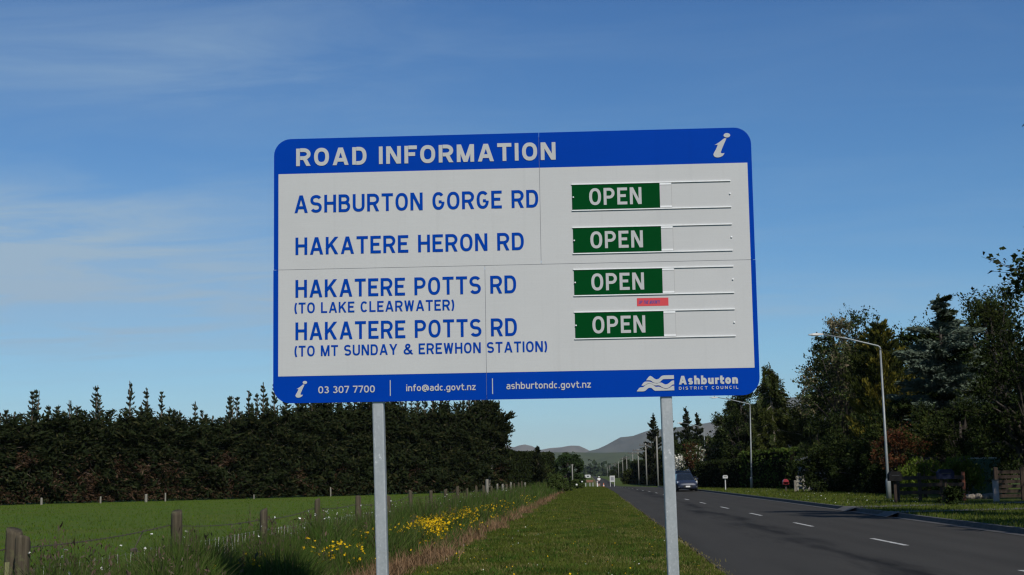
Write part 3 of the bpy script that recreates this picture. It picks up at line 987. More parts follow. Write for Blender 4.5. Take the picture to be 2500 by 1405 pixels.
def conifer(name, label, loc, h, r, mats_, seed, style='spread', group=None, size=0.26, dens=1.0, low=0.06, trunk_r=0.22, bark=BARK, cat='tree'):
    """whorled conifer: spread (flat shelves), column (narrow, upswept), weep (hanging), pine (upturned ends)"""
    global rng
    rng = np.random.default_rng(seed)
    root = thing(name, label, cat, loc, 0, group)
    B = {0: [], 1: []}; mb = MB()
    lean = rng.normal(size=2) * 0.02 * h
    mb.tube([(0, 0, -0.3), (lean[0] * .5, lean[1] * .5, h * .5), (lean[0], lean[1], h * .985)], [trunk_r * 1.2, trunk_r * .7, 0.02], 8)
    z = low * h; 
    step = {'spread': 0.055, 'column': 0.035, 'weep': 0.045, 'pine': 0.05}[style] * h
    while z < h * 0.97:
        f = z / h
        if style == 'column': R = r * (1 - f ** 2.6) * (0.55 + 0.45 * min(1, f * 4))
        elif style == 'weep': R = r * (1 - f) ** 0.42
        elif style == 'pine': R = r * (1 - f ** 1.5) * (0.7 + .3 * min(1, f * 3))
        else: R = r * min(1.0, ((1 - f) / .42)) ** .7
        R *= rng.uniform(0.82, 1.15)
        nb = max(4, int((5 + 6 * (R / max(r, .1))) * (1.3 if style in 'column' else 1)))
        for k in range(nb):
            a = rng.uniform(0, 2 * pi); L = R * rng.uniform(0.55, 1.12)
            z0 = z + rng.uniform(-.5, .5) * step
            rise = {'spread': 0.10, 'column': 0.85, 'weep': -0.25, 'pine': 0.45}[style] * L + rng.normal() * 0.08 * L
            s = (lean[0] * f, lean[1] * f, z0)
            e = (s[0] + L * cos(a), s[1] + L * sin(a), z0 + rise)
            n = int(dens * (14 + 40 * L))
            wd = {'spread': 0.22, 'column': 0.2, 'weep': 0.22, 'pine': 0.20}[style] * (0.5 + 0.3 * L)
            B[0 if rng.uniform() < mats_[0][1] else 1].append((s, e, wd, n))
            if L > 0.8 and k % 2 == 0: mb.tube([s, e], [trunk_r * .22, 0.012], 4, False)
        z += step
    B[0].append(((lean[0], lean[1], h * .80), (lean[0], lean[1], h * 1.01), 0.05 + .012 * r, int(22 * dens)))
    for q, (m, sh, nm) in enumerate(mats_):
        if B[q]:
            leaf_obj(nm, [needle_branches(B[q], 0, size, 0.30 if style != 'spread' else 0.34, 0.9 if style == 'weep' else 0.0,
                                          0.9 if style in ('column', 'pine') else 0.1, 0.8, 0.35 if style == 'spread' else 0.0)], m, root)
    mb.build('trunk', bark, root, True)
    return root


def hedge(name, label, x0, y0, x1, y1, h, th, m, seed, leaf=0.16, dens=60, core_m=None, group=None, rough=0.08, z=0.0):
    """clipped hedge: leafy skin over an added dark core, from (x0,y0) to (x1,y1)"""
    global rng
    rng = np.random.default_rng(seed)
    L = math.hypot(x1 - x0, y1 - y0); a = math.atan2(y1 - y0, x1 - x0)
    root = thing(name, label, 'hedge', ((x0 + x1) / 2, (y0 + y1) / 2, z), a, group)
    P = []
    for (area, f) in ((L * h, lambda n: np.stack([rng.uniform(-L / 2, L / 2, n), np.full(n, -th / 2), rng.uniform(0, h, n)], 1)),
                      (L * h, lambda n: np.stack([rng.uniform(-L / 2, L / 2, n), np.full(n, th / 2), rng.uniform(0, h, n)], 1)),
                      (th * h, lambda n: np.stack([np.full(n, -L / 2), rng.uniform(-th / 2, th / 2, n), rng.uniform(0, h, n)], 1)),
                      (th * h, lambda n: np.stack([np.full(n, L / 2), rng.uniform(-th / 2, th / 2, n), rng.uniform(0, h, n)], 1)),
                      (th * L * 1.4, lambda n: np.stack([rng.uniform(-L / 2, L / 2, n), rng.uniform(-th / 2, th / 2, n), np.full(n, h)], 1))):
        P.append(f(int(area * dens)))
    P = np.concatenate(P)
    w = np.sin(P[:, 0] * 1.7 + seed) * np.cos(P[:, 2] * 2.1 + seed) * rough + np.sin(P[:, 0] * .6) * rough
    P += rng.normal(size=P.shape) * 0.06 + unit(len(P)) * (rng.uniform(0, 1, len(P)) ** 3)[:, None] * 0.18
    P[:, 1] += w; P[:, 2] = np.maximum(P[:, 2] + w * (P[:, 2] > h * .8), 0.05)
    leaf_obj('foliage', [cards(P, leaf, 0.6)], m, root)
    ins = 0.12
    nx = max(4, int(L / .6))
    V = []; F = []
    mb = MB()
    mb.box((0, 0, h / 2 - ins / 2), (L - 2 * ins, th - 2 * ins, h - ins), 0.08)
    mb.build('dark_infill', core_m or CORE_M, root)  # dark box added to block the sky and stand for the shaded inside
    return root


def blades(P, H, wd, bend=0.35, segs=2):
    """grass blades: tapered ribbons rising from P"""
    n = len(P)
    wd = wd * np.ones(n)
    a = rng.uniform(0, 2 * pi, n); dx, dy = np.cos(a), np.sin(a)
    fa = rng.uniform(0, 2 * pi, n); wx, wy = np.cos(fa), np.sin(fa)
    k = rng.uniform(0.05, 1.0, n) * bend
    rows = []
    for s in range(segs + 1):
        t = s / segs
        c = np.stack([P[:, 0] + dx * k * H * t * t, P[:, 1] + dy * k * H * t * t, P[:, 2] + H * (t - 0.25 * k * t * t)], 1)
        if s == segs: rows.append((c,))
        else:
            w = wd * (1 - 0.45 * t) / 2
            o = np.stack([wx * w, wy * w, 0 * w], 1)
            rows.append((c - o, c + o))
    V = np.concatenate([r for row in rows for r in row])
    i = np.arange(n); Q = []
    for s in range(segs - 1):
        b = 2 * s * n; Q.append(np.stack([b + i, b + n + i, b + 3 * n + i, b + 2 * n + i], 1))
    b = 2 * (segs - 1) * n
    T = np.stack([b + i, b + n + i, b + 2 * n + i], 1)
    return V, Q, T


def blade_obj(name, P, H, wd, m, kind='stuff', parent=None, bend=0.35, segs=2):
    V, Q, T = blades(P, H, wd, bend, segs)
    o = link(name, mesh_np(name, V, ([np.concatenate(Q)] if Q else []) + [T]), m, parent)
    if kind: o['kind'] = kind
    return o


CORE_M = mat('infill_dark', (0.013, 0.013, 0.007), 1.0, spec=0.0, noise=(3, 0.5))  # near-black tone of the added infill boxes

# ------------------------------------------------------------------ the pine shelterbelt across the paddock
def pine_variant(seed, h, spire, dead):
    """one shelterbelt pine, face trimmed flat below, leaders free above; returns meshes of crown, tips, dead branches, trunk"""
    global rng
    rng = np.random.default_rng(seed)
    wx, wy = 1.95, 1.7
    P = []; D = []; Pd = []
    n = 6600
    p = np.stack([rng.uniform(-wx, wx, n), rng.uniform(-wy, wy, n), rng.uniform(0.1, h, n)], 1)
    face = rng.uniform(size=n) < 0.62
    p[face, 1] = -wy * (0.80 + 0.30 * np.sin(p[face, 0] * 0.9 + p[face, 2] * 0.5 + seed) * np.cos(p[face, 2] * 3.1 + np.sin(p[face, 0] * 1.3 + seed) * 1.2 + seed * 1.7)) + rng.normal(size=face.sum()) * 0.26
    p[:, 2] += (0.45 * np.sin(p[:, 0] * 3 + seed) - .25) * np.clip((p[:, 2] / h - .7) / .3, 0, 1)
    d = np.stack([rng.normal(size=n) * .9, -0.7 + rng.normal(size=n) * .5, -0.1 + rng.normal(size=n) * .45], 1)
    pd = np.zeros(n, bool)
    for q in range(dead):
        c = np.array([rng.uniform(-1, 1), -wy, rng.uniform(0.14, 0.50) * h])
        e = np.abs(p - c) / np.array([1.15, 1.2, 0.85])
        pd |= ((e ** 2).sum(1) < rng.uniform(.3, 1.3, n)) & (rng.uniform(size=n) < 0.62)
    low = (p[:, 2] < 0.16 * h) & (rng.uniform(size=n) < (0.15 + 0.12 * dead)); pd |= low
    crown = [cards(p[~pd], 0.34, 0.30, d[~pd], 0.9)]
    deadc = [cards(p[pd], 0.26, 0.20, d[pd], 1.2)] if pd.sum() else None
    mb = MB()
    tips = []
    B = []
    for k in range(spire):
        sx = (k - (spire - 1) / 2) * 2.8 / max(spire, 1) + rng.uniform(-.35, .35); sy = rng.uniform(-.8, .6)
        hh = h * (1.03 + 0.33 * rng.uniform() ** 1.3); z0 = h * 0.80
        mb.tube([(sx * .6, sy, h * .5), (sx, sy, z0), (sx + rng.normal() * .08, sy, hh)], [0.10, 0.06, 0.025], 5)
        z = z0
        while z < hh - 0.1:
            f = (z - z0) / (hh - z0)
            for q in range(rng.integers(3, 6)):
                a = rng.uniform(0, 2 * pi); L = (0.60 * (1 - f) ** .8 + 0.10) * rng.uniform(.6, 1.25)
                B.append(((sx, sy, z), (sx + L * cos(a) * .8, sy + L * sin(a) * .8, z + L * .62), 0.055, int(12 + 14 * L)))
            z += rng.uniform(.26, .46)
        B.append(((sx, sy, z0), (sx, sy, hh + .05), 0.07, 34))
    tips = [needle_branches(B, 0, 0.19, 0.34, 0, 0.9, 0.7)]
    mb.tube([(0, 0, -.4), (0.05, 0, h * .5), (0, 0, h * .9)], [0.22, 0.16, 0.08], 7)
    for q in range(24):     # bare twigs that poke out of the face
        c = Vector((rng.uniform(-1.4, 1.4), -wy * .8, rng.uniform(.15, .85) * h)); L = rng.uniform(.4, 1.0)
        mb.tube([c, c + Vector((rng.normal() * .5, -.35, rng.uniform(-.3, .7))) * L], [0.022, 0.008], 4, False)
    core = MB().box((0, 0.1, h * .46), (2 * wx - .3, 2 * wy * .62, h * .88), 0.3)  # solid dark box added so no sky shows through the crown
    return crown, tips, deadc, mb, core


def build_shelterbelt():
    variants = []
    TW = mat('pine_twig', (0.17, 0.13, 0.095), 0.9, noise=(5, 0.4))
    for k, (sd, sp, dd) in enumerate(((3, 4, 3), (14, 3, 5), (25, 4, 1), (36, 5, 0), (47, 3, 6), (58, 4, 3), (69, 4, 0), (71, 5, 2), (83, 3, 3), (97, 4, 0))):
        crown, tips, deadc, mb, core = pine_variant(sd, 6.6, sp, dd)
        variants.append([crown, tips, deadc, mb, core])
    protos = []
    for k, (crown, tips, deadc, mb, core) in enumerate(variants):
        root = thing('pine_tree', 'dark pine in the trimmed shelterbelt row at the back of the green paddock', 'tree', (0, 0, 0), 0, 'pines in the shelterbelt across the paddock')
        leaf_obj('crown', crown, PINE_M, root)
        leaf_obj('leader_shoots', tips, PINE_TIP, root)
        if deadc: leaf_obj('dead_branches', deadc, DEAD_M, root)
        mb.build('trunk', TW, root)
        core.build('dark_infill', CORE_M, root)
        protos.append(root)
    pts = [(-64.0, 97.0), (-45.5, 108.0), (-28.5, 125.0), (-22.8, 134.0), (-10.9, 149.0)]
    seg = [math.hypot(b[0] - a[0], b[1] - a[1]) for a, b in zip(pts[:-1], pts[1:])]
    tot = sum(seg); n = int(tot / 2.45)
    pick = [1, 4, 0, 5, 8, 7, 4, 1, 5, 0, 7, 4, 8, 1, 5, 2, 0, 9, 3, 7, 6, 2, 9, 3, 6, 2, 3, 9, 6, 3, 2, 9, 6, 3]
    used = set()
    for i in range(n + 1):
        s = tot * i / n; k = 0
        while k < len(seg) - 1 and s > seg[k]: s -= seg[k]; k += 1
        a, b = pts[k], pts[k + 1]; f = s / seg[k]
        x, y = a[0] + (b[0] - a[0]) * f, a[1] + (b[1] - a[1]) * f
        ang = math.atan2(b[1] - a[1], b[0] - a[0])
        u = i / n
        sc = np.interp(u, [0, .30, .50, .62, .8, 1.0], [0.98, 0.98, 1.10, 1.22, 1.28, 1.27]) * random.uniform(.91, 1.08)
        v = pick[i % len(pick)]
        if v not in used: o = protos[v]; used.add(v)
        else: o = dup(protos[v])
        o.location = (x, y + random.uniform(-.3, .3), 0)
        o.rotation_euler = (0, 0, ang + random.uniform(-.08, .08))
        o.scale = (1.05, 1.05, sc)
    # the end tree, crown leaning out past the hedge over a bare trunk
    d = 148.0
    rngs = np.random.default_rng(5)
    root = thing('pine_tree', 'end pine of the shelterbelt, its crown leaning out over a bare pale trunk', 'tree', (lat(1192, d), d, 0), 0)
    global rng
    rng = rngs
    B = []
    for (cx, cz, rr_) in ((1.2, 6.6, 1.2), (1.9, 7.4, 1.0), (0.5, 7.9, 1.4), (1.5, 5.4, .9), (-.6, 5.6, 1.4), (0, 8.9, .9), (-1.1, 7.3, 1.5), (2.2, 6.5, .7), (-.8, 3.6, 1.2), (-.9, 9.0, .9), (.9, 8.7, .7), (.4, 6.4, 1.6), (.9, 7.4, 1.3), (-1.4, 5.0, 1.5), (-.9, 2.4, 1.2), (-1.2, 1.2, 1.0), (-1.3, 8.4, 1.2), (2.6, 7.6, .6), (1.9, 5.7, .7)):
        for q in range(20):
            a = unit(1)[0] * rr_ * rng.uniform(.4, 1)
            B.append(((cx * .6, 0, cz - .3), (cx + a[0], a[1], cz + a[2] * .7 + .3), 0.13, 26))
    leaf_obj('crown', [needle_branches(B, 0, 0.30, 0.32, 0, 0.7, 0.8)], PINE_M, root)
    mb = MB()
    mb.tube([(0.0, -.9, -.2), (0.1, -.8, 1.2), (0.42, -.6, 2.6), (0.3, 0, 4.2), (.3, 0, 8.5)], [0.26, 0.22, 0.17, .16, .05], 8)
    mb.tube([(.3, 0, 4.0), (1.2, 0, 5.4), (2.0, 0, 6.6)], [.12, .08, .03], 6)
    mb.build('trunk', PALE_BARK, root, True)


build_shelterbelt()

# far side of the roadside field: clipped hedge, small conifer, round tree, bushes
HEDGE_M = leafmat('hedge_leaves', [(0.012, 0.018, 0.007), (0.018, 0.026, 0.008), (0.014, 0.021, 0.008), (0.028, 0.034, 0.011)])
HEDGE2_M = leafmat('hedge_leaves_lighter', [(0.026, 0.046, 0.010), (0.042, 0.064, 0.013), (0.032, 0.055, 0.012), (0.070, 0.090, 0.018)])  # lighter green version of the hedge leaves
d = 175.0
hedge('clipped_hedge', 'tall dark clipped hedge beyond the end of the pine shelterbelt', lat(1196, 160), 160, lat(1334, d + 14), d + 14, 4.35, 2.4, HEDGE_M, 3, 0.20, 60)
conifer('conifer', 'small ragged conifer rising at the road end of the tall dark clipped hedge', (lat(1316, 176), 176, 0), hgt(1314, 1090, 176), 1.5,
        [(PINE_M, .8, 'crown'), (PINE_TIP, .2, 'pale_shoots')], 8, 'pine', size=0.34)
ROUND_M = leafmat('dense_leaves', [(0.018, 0.032, 0.012), (0.032, 0.052, 0.018), (0.024, 0.042, 0.015), (0.045, 0.065, 0.022)])
broadleaf('round_tree', 'dome shaped dark green tree standing alone left of the far road', (lat(1386, 215), 215, -.4), hgt(1385, 1104, 215) + .4, 3.1, 2.9, -0.6,
          [(ROUND_M, 1, 'crown')], 21, 200, 24000, 0.20, loose=0.075, core=.97, shape=.75, wobble=.04)
BUSH_M = leafmat('bush_leaves', [(0.030, 0.048, 0.014), (0.048, 0.070, 0.018), (0.04, 0.06, 0.016), (0.07, 0.085, 0.028)])
for (px, dd, h, r, sd, lb) in ((1350, 150, 1.75, 1.5, 4, 'low olive green bush at the foot of the small conifer'),
                               (1372, 128, 1.45, 1.3, 5, 'scrubby green bush beside the dead grass strip, below the dome shaped tree'),
                               (1345, 116, 1.25, 1.2, 6, 'spreading low bush at the far end of the fence posts'),
                               (1332, 182, 2.9, 1.6, 9, 'mid green shrub between the small conifer and the dome shaped tree'),
                               (1402, 160, 1.1, 1.2, 16, 'low scrub under the lone wooden pole on the left')):
    broadleaf('bush', lb, (lat(px, dd), dd, 0), h, r, r, -0.2, [(BUSH_M, 1, 'crown')], sd, 26, 5000, 0.11, cat='bush', trunk_r=0.05, loose=.18)

# ------------------------------------------------------------------ right-hand side trees and hedges
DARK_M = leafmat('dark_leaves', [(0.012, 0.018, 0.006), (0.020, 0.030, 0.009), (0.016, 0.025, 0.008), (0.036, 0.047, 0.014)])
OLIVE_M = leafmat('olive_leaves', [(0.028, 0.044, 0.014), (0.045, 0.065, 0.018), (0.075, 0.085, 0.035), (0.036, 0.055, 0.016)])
BROWNF_M = leafmat('blossom_leaves', [(0.10, 0.075, 0.04), (0.16, 0.13, 0.08), (0.07, 0.08, 0.03), (0.22, 0.19, 0.12)])
GOLD_M = leafmat('golden_foliage', [(0.085, 0.08, 0.012), (0.15, 0.125, 0.018), (0.06, 0.068, 0.014), (0.20, 0.15, 0.03)])
BLUE_M = leafmat('blue_cedar', [(0.068, 0.092, 0.064), (0.105, 0.135, 0.100), (0.085, 0.115, 0.082), (0.15, 0.18, 0.14)])
RED_M = leafmat('red_leaves', [(0.06, 0.020, 0.012), (0.10, 0.034, 0.018), (0.045, 0.030, 0.012), (0.08, 0.045, 0.02)])
YG_M = leafmat('fresh_leaves', [(0.07, 0.10, 0.014), (0.10, 0.14, 0.02), (0.055, 0.085, 0.014), (0.13, 0.15, 0.03)], trans=0.2)
WHITEF_M = leafmat('white_blossom', [(0.55, 0.54, 0.47), (0.68, 0.66, 0.58), (0.48, 0.47, 0.40)])
CYP_M = leafmat('cypress', [(0.020, 0.027, 0.008), (0.032, 0.040, 0.010), (0.026, 0.034, 0.009), (0.050, 0.055, 0.014)])

# far pines behind the power poles
for (px, dd, top, r, sd, lb) in ((1600, 262, 1012, 3.1, 31, 'dark pine immediately left of the sign\'s right post, farthest pine on that side'),
                                 (1640, 250, 1020, 2.6, 32, 'dark pine just right of the sign\'s right post'),
                                 (1678, 236, 995, 2.7, 33, 'tallest dark pine behind the arm of the far street lamp'),
                                 (1706, 230, 1010, 2.5, 34, 'dark pine top between the tallest far pine and the far lamp\'s pole')):
    conifer('pine_tree', lb, (lat(px, dd), dd, -.6), hgt(px, top, dd) + .6, r, [(PINE_M, .8, 'crown'), (PINE_TIP, .2, 'young_shoots')], sd, 'pine', size=0.42, dens=0.8)
for (px, dd, top, rx, sd, lb, m) in ((1568, 470, 1112, 4.2, 41, 'mid green roadside tree behind the third power pole', CYP_M),
                                     (1610, 350, 1100, 4.4, 42, 'olive green tree behind the nearest power pole', CYP_M),
                                     (1530, 600, 1118, 5.0, 43, 'dark rounded tree far down the road on the right', DARK_M),
                                     (1540, 330, 1148, 2.6, 44, 'clipped rounded bush at the bend of the road', CYP_M),
                                     (1505, 620, 1140, 4.5, 45, 'small distant tree where the far road meets the hills', DARK_M),
                                     (1650, 225, 1070, 3.4, 46, 'dark spreading tree behind the white flowering shrub', DARK_M),
                                     (1700, 205, 1068, 3.8, 47, 'dense dark tree beneath the far street lamp', DARK_M)):
    broadleaf('tree', lb, (lat(px, dd), dd, -.8), hgt(px, top, dd) + .8, rx, rx, -0.4, [(m, 1, 'crown')], sd, 60, 9000, 0.30, loose=.15, trunk_r=.2)
hedge('clipped_hedge', 'dark roadside hedge behind the row of power poles', lat(1553, 345), 345, lat(1644, 256), 256, 5.0, 2.4, HEDGE_M, 51, 0.30, 18, z=-.6)
broadleaf('flowering_shrub', 'shrub with white blossom low down and reddish leaves above, behind the parked cars', (lat(1690, 142), 142, 0), hgt(1690, 1080, 142), 1.75, 1.6, -0.1,
          [(WHITEF_M, .36, 'blossom'), (OLIVE_M, .44, 'crown'), (RED_M, .20, 'red_leaves')], 52, 60, 11000, 0.13, cat='shrub', trunk_r=.1, keyz=1.6)
TAN_M = leafmat('tan_plumes', [(0.22, 0.17, 0.10), (0.30, 0.23, 0.14), (0.16, 0.12, 0.07)])
broadleaf('plume_bush', 'tan feathery bush showing behind the pole of the far street lamp', (lat(1733, 178), 178, 0), hgt(1735, 1058, 178), 1.9, 1.5, 1.0,
          [(TAN_M, .35, 'plumes'), (OLIVE_M, .65, 'crown')], 53, 36, 3000, 0.24, cat='bush', trunk_r=.08)

hedge('clipped_hedge', 'low dark clipped hedge standing behind the white letterbox', lat(1722, 136), 136, lat(1790, 128), 128, hgt(1750, 1128, 130), 2.0, HEDGE_M, 54, .17, 40)
hedge('clipped_hedge', 'clipped hedge with a sunlit flat top left of the middle street lamp', lat(1786, 127), 127, lat(1842, 122), 122, hgt(1810, 1124, 125), 1.8, HEDGE_M, 55, .17, 40)
hedge('clipped_hedge', 'tallest clipped hedge, right of the middle street lamp, its top edge bright green', lat(1838, 122), 122, lat(1958, 113), 113, hgt(1890, 1102, 118), 2.2, HEDGE2_M, 56, .18, 40)
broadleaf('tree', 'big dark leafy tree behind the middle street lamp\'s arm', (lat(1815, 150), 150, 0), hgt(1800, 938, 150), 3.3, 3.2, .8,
          [(DARK_M, .8, 'crown'), (OLIVE_M, .2, 'lit_tint_leaves')], 57, 90, 20000, 0.17, loose=.13)
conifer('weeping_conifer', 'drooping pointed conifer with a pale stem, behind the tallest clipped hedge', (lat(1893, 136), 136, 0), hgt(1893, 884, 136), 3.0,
        [(CYP_M, .85, 'crown'), (OLIVE_M, .15, 'lit_tint_foliage')], 58, 'weep', size=0.24, dens=3.0, trunk_r=.25, bark=PALE_BARK)  # olive share on random branches: sunlit tone put into the colour
broadleaf('tree', 'tall open crowned tree with brownish blossom behind the near street lamp\'s arm', (lat(2075, 114), 114, 0), hgt(2065, 752, 114), 4.3, 3.8, 1.5,
          [(DARK_M, .45, 'crown'), (OLIVE_M, .30, 'lit_tint_leaves'), (BROWNF_M, .25, 'blossom')], 59, 130, 30000, 0.15, loose=.11, trunk_r=.3)
conifer('golden_conifer', 'yellowish green conifer between the tall open crowned tree and the bluish cedar', (lat(2170, 104), 104, 0), hgt(2185, 775, 104), 3.2,
        [(CYP_M, .55, 'crown'), (GOLD_M, .45, 'golden_shoots')], 60, 'column', size=0.22, dens=3.0)
conifer('cedar_tree', 'large bluish grey cedar with layered branches behind the near street lamp', (lat(2318, 84), 84, 0), hgt(2300, 722, 84), 3.3,
        [(BLUE_M, .72, 'crown'), (DARK_M, .28, 'inner_foliage')], 61, 'spread', size=0.20, dens=7.5, low=.12)
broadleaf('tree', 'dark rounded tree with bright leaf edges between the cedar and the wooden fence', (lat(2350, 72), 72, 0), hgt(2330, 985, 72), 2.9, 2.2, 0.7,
          [(DARK_M, .75, 'crown'), (CYP_M, .25, 'lit_tint_leaves')], 62, 90, 22000, 0.10, loose=.13)
broadleaf('red_shrub', 'dull red leaved shrub behind the foot of the near street lamp', (lat(2205, 76), 76, 0), hgt(2200, 1040, 76), 1.95, 1.6, .5,
          [(RED_M, .65, 'crown'), (CYP_M, .35, 'green_leaves')], 63, 60, 14000, 0.085, cat='shrub', trunk_r=.1)
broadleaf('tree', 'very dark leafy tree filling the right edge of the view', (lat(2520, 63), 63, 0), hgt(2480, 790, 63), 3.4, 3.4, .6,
          [(DARK_M, .9, 'crown'), (CYP_M, .1, 'lit_tint_leaves')], 64, 130, 32000, 0.095, loose=.12, trunk_r=.3)
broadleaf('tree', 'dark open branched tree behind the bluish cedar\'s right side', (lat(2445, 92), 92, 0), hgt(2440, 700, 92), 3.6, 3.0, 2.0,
          [(DARK_M, .85, 'crown'), (CYP_M, .15, 'lit_tint_leaves')], 65, 80, 20000, 0.12, loose=.12, trunk_r=.28)
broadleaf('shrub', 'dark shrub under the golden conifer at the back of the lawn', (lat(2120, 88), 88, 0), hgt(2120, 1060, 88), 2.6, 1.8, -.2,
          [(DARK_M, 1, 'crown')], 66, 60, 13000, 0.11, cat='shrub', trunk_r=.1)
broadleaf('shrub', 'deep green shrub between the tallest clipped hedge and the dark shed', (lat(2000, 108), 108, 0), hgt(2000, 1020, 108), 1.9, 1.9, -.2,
          [(DARK_M, .8, 'crown'), (OLIVE_M, .2, 'lit_tint_leaves')], 67, 60, 13000, 0.12, cat='shrub', trunk_r=.1)
hedge('clipped_hedge', 'dark boundary hedge behind the wooden fence and letterboxes', lat(2100, 86), 86, lat(2420, 80), 80, 2.6, 1.4, HEDGE_M, 68, .17, 40)


def weeping(label, loc, h, r, seed):
    global rng
    rng = np.random.default_rng(seed)
    root = thing('weeping_tree', label, 'tree', loc)
    P = []; D = []; mb = MB()
    mb.tube([(0, 0, -.2), (0.05, 0, h * .5), (0, 0, h * .9)], [.10, .08, .04], 7)
    for k in range(90):
        a = rng.uniform(0, 2 * pi); q = r * sqrt(rng.uniform(.05, 1)); x, y = q * cos(a), q * sin(a)
        top = h * (1 - 0.34 * (q / r) ** 2) * rng.uniform(.9, 1.02); L = top * rng.uniform(.35, .85)
        if k % 3 == 0: mb.tube([(0, 0, h * .75), (x * .6, y * .6, top), (x, y, top - .1)], [.04, .025, .01], 4, False)
        n = int(46 * L)
        t = rng.uniform(0, 1, n)
        P.append(np.stack([x + rng.normal(size=n) * .09, y + rng.normal(size=n) * .09, top - t * L], 1))
        D.append(np.tile([x * .1, y * .1, -1.0], (n, 1)))
    leaf_obj('crown', [cards(np.concatenate(P), 0.13, 0.42, np.concatenate(D), 1.0)], YG_M, root)
    mb.build('trunk', BARK, root, True)


weeping('small fresh green weeping tree behind the red brown end post of the wooden fence', (lat(2345, 68), 68, 0), hgt(2345, 1108, 68), 1.0, 71)
weeping('small weeping tree with bright green leaves behind the middle of the wooden fence', (lat(2255, 67), 67, 0), hgt(2255, 1112, 67), 1.25, 72)

# the planting behind, closing the gaps
for (px, d, top, rx, base, sd, lb) in ((1805, 175, 985, 3.4, 0, 101, 'dark tree at the back behind the low clipped hedges'),
                                   (1850, 170, 975, 5.2, 0, 102, 'dark tree at the back, left of the drooping conifer'),
                                   (1955, 150, 1000, 4.6, 0, 103, 'dark tree at the back between the drooping conifer and the tall open crowned tree'),
                                   (2035, 140, 850, 5.2, 0, 104, 'dark tree at the back behind the tall open crowned tree\'s left side'),
                                   (2120, 130, 790, 5.4, 0, 105, 'dark tree at the back behind the golden conifer\'s left side'),
                                   (2235, 118, 785, 5.4, 0, 106, 'dark tree at the back behind the golden conifer and the cedar'),
                                   (2330, 112, 770, 5.6, 0, 107, 'dark tree at the back directly behind the bluish cedar'),
                                   (2440, 108, 690, 5.6, 0, 108, 'dark tree at the back near the right edge of the view'),
                                   (2190, 84, 985, 2.6, -.3, 109, 'dark bush filling the space under the golden conifer'),
                                   (2270, 80, 1010, 2.6, -.3, 110, 'dark bush filling the space under the cedar\'s left side'),
                                   (2040, 92, 1060, 2.6, -.3, 111, 'dark bush in front of the blue grey shed\'s roof'),
                                   (2440, 74, 1000, 2.8, 1.0, 112, 'dark bush above the green fence panel')):
    broadleaf('tree' if base == 0 else 'bush', lb, (lat(px, d), d, 0), hgt(px, top, d), rx, rx * .9, base, [(DARK_M, .85, 'crown'), (CYP_M, .15, 'lit_tint_leaves')], sd, 110, 30000, 0.18 if base == 0 else .12,
              loose=.16, cat='tree' if base == 0 else 'bush', trunk_r=.2)

# trees standing just outside the picture on the right, read from shade on the road and yards, some added to deepen it
for (x, y, h, r, base, sd, lb, lf, nl) in ((14.6, 37.0, 18.0, 2.8, 3.5, 81, 'tall dark tree at the right edge, only its branch tips reaching into view', .11, 32000),
                             (19.6, 50, 15.0, 4.2, 1.0, 82, 'tall tree beyond the right edge of the view, behind the nearest one', .15, 20000),
                             (24.0, 46, 15.0, 4.0, 1.0, 86, 'unseen tree added beyond the right edge of the view to shade the gate', .2, 14000),  # added out of view to throw shade on the gate
                             (24.2, 60, 16.0, 4.6, 1.0, 83, 'tall tree beyond the right edge of the view, middle one of the back row', .17, 18000),
                             (30.0, 72, 16.5, 4.8, 1.0, 84, 'tall tree beyond the right edge of the view, set far back from the road', .34, 6500),
                             (15.6, 27, 12.5, 3.2, 1.0, 85, 'tall tree beyond the right edge of the view, nearest the camera', .3, 6500)):
    broadleaf('tree', lb, (x, y, 0), h, r, r, base, [(DARK_M, 1, 'crown')], sd, 60 if sd == 81 else 70, nl, lf, loose=.15, trunk_r=.3)

# ------------------------------------------------------------------ grasses and flowers
rng = np.random.default_rng(77)


def scatter(n, y0, y1, xa, xb, pw=1.8):
    """points over a strip, thicker near the camera"""
    u = rng.uniform(0, 1, n)
    a, b = y0 ** (1 - pw), y1 ** (1 - pw)
    y = (a + (b - a) * u) ** (1 / (1 - pw))
    lo = xa(y); hi = xb(y)
    x = lo + (hi - lo) * rng.uniform(0, 1, n)
    return np.stack([x, y, gz(x, y)], 1)


vl = lambda y: -3.05 + 0.0062 * np.minimum(y, 150)        # left edge of the mown verge
P = scatter(120000, 18, 110, lambda y: vl(y) - .05, lambda y: 1.92 + 0 * y, 2.1)
tuft = 0.5 + 0.5 * np.sin(P[:, 0] * 2.3 + np.sin(P[:, 1] * .9) * 2) * np.cos(P[:, 1] * 1.4)
blade_obj('mown_grass', P, (0.035 + 0.05 * tuft * rng.uniform(.3, 1, len(P))) * (1 + P[:, 1] / 80), 0.008 + P[:, 1] * 0.00022, GRASS_M, bend=.8)
P = scatter(26000, 95, 270, lambda y: vl(y) - .05, lambda y: rl(y) - .05, 1.6)
blade_obj('far_verge_grass', P, rng.uniform(.08, .2, len(P)), 0.03 + P[:, 1] * 0.0002, GRASS_M, bend=.8)
P = scatter(26000, 17, 120, lambda y: vl(y) - .48, lambda y: vl(y) + .10, 1.9)
P[:, 0] += 0.16 * np.sin(P[:, 1] * .8) + 0.10 * np.sin(P[:, 1] * 2.3 + 1) + rng.normal(size=len(P)) * .10
P = P[np.sin(P[:, 1] * 1.9) + np.sin(P[:, 1] * .63 + 2) + rng.normal(size=len(P)) * .8 > -1.0]
blade_obj('dead_grass', P, rng.uniform(.05, .20, len(P)) * (1 + 1.2 * (rng.uniform(size=len(P)) < .2)), 0.008 + P[:, 1] * 0.00022, DRY_M, bend=1.0)
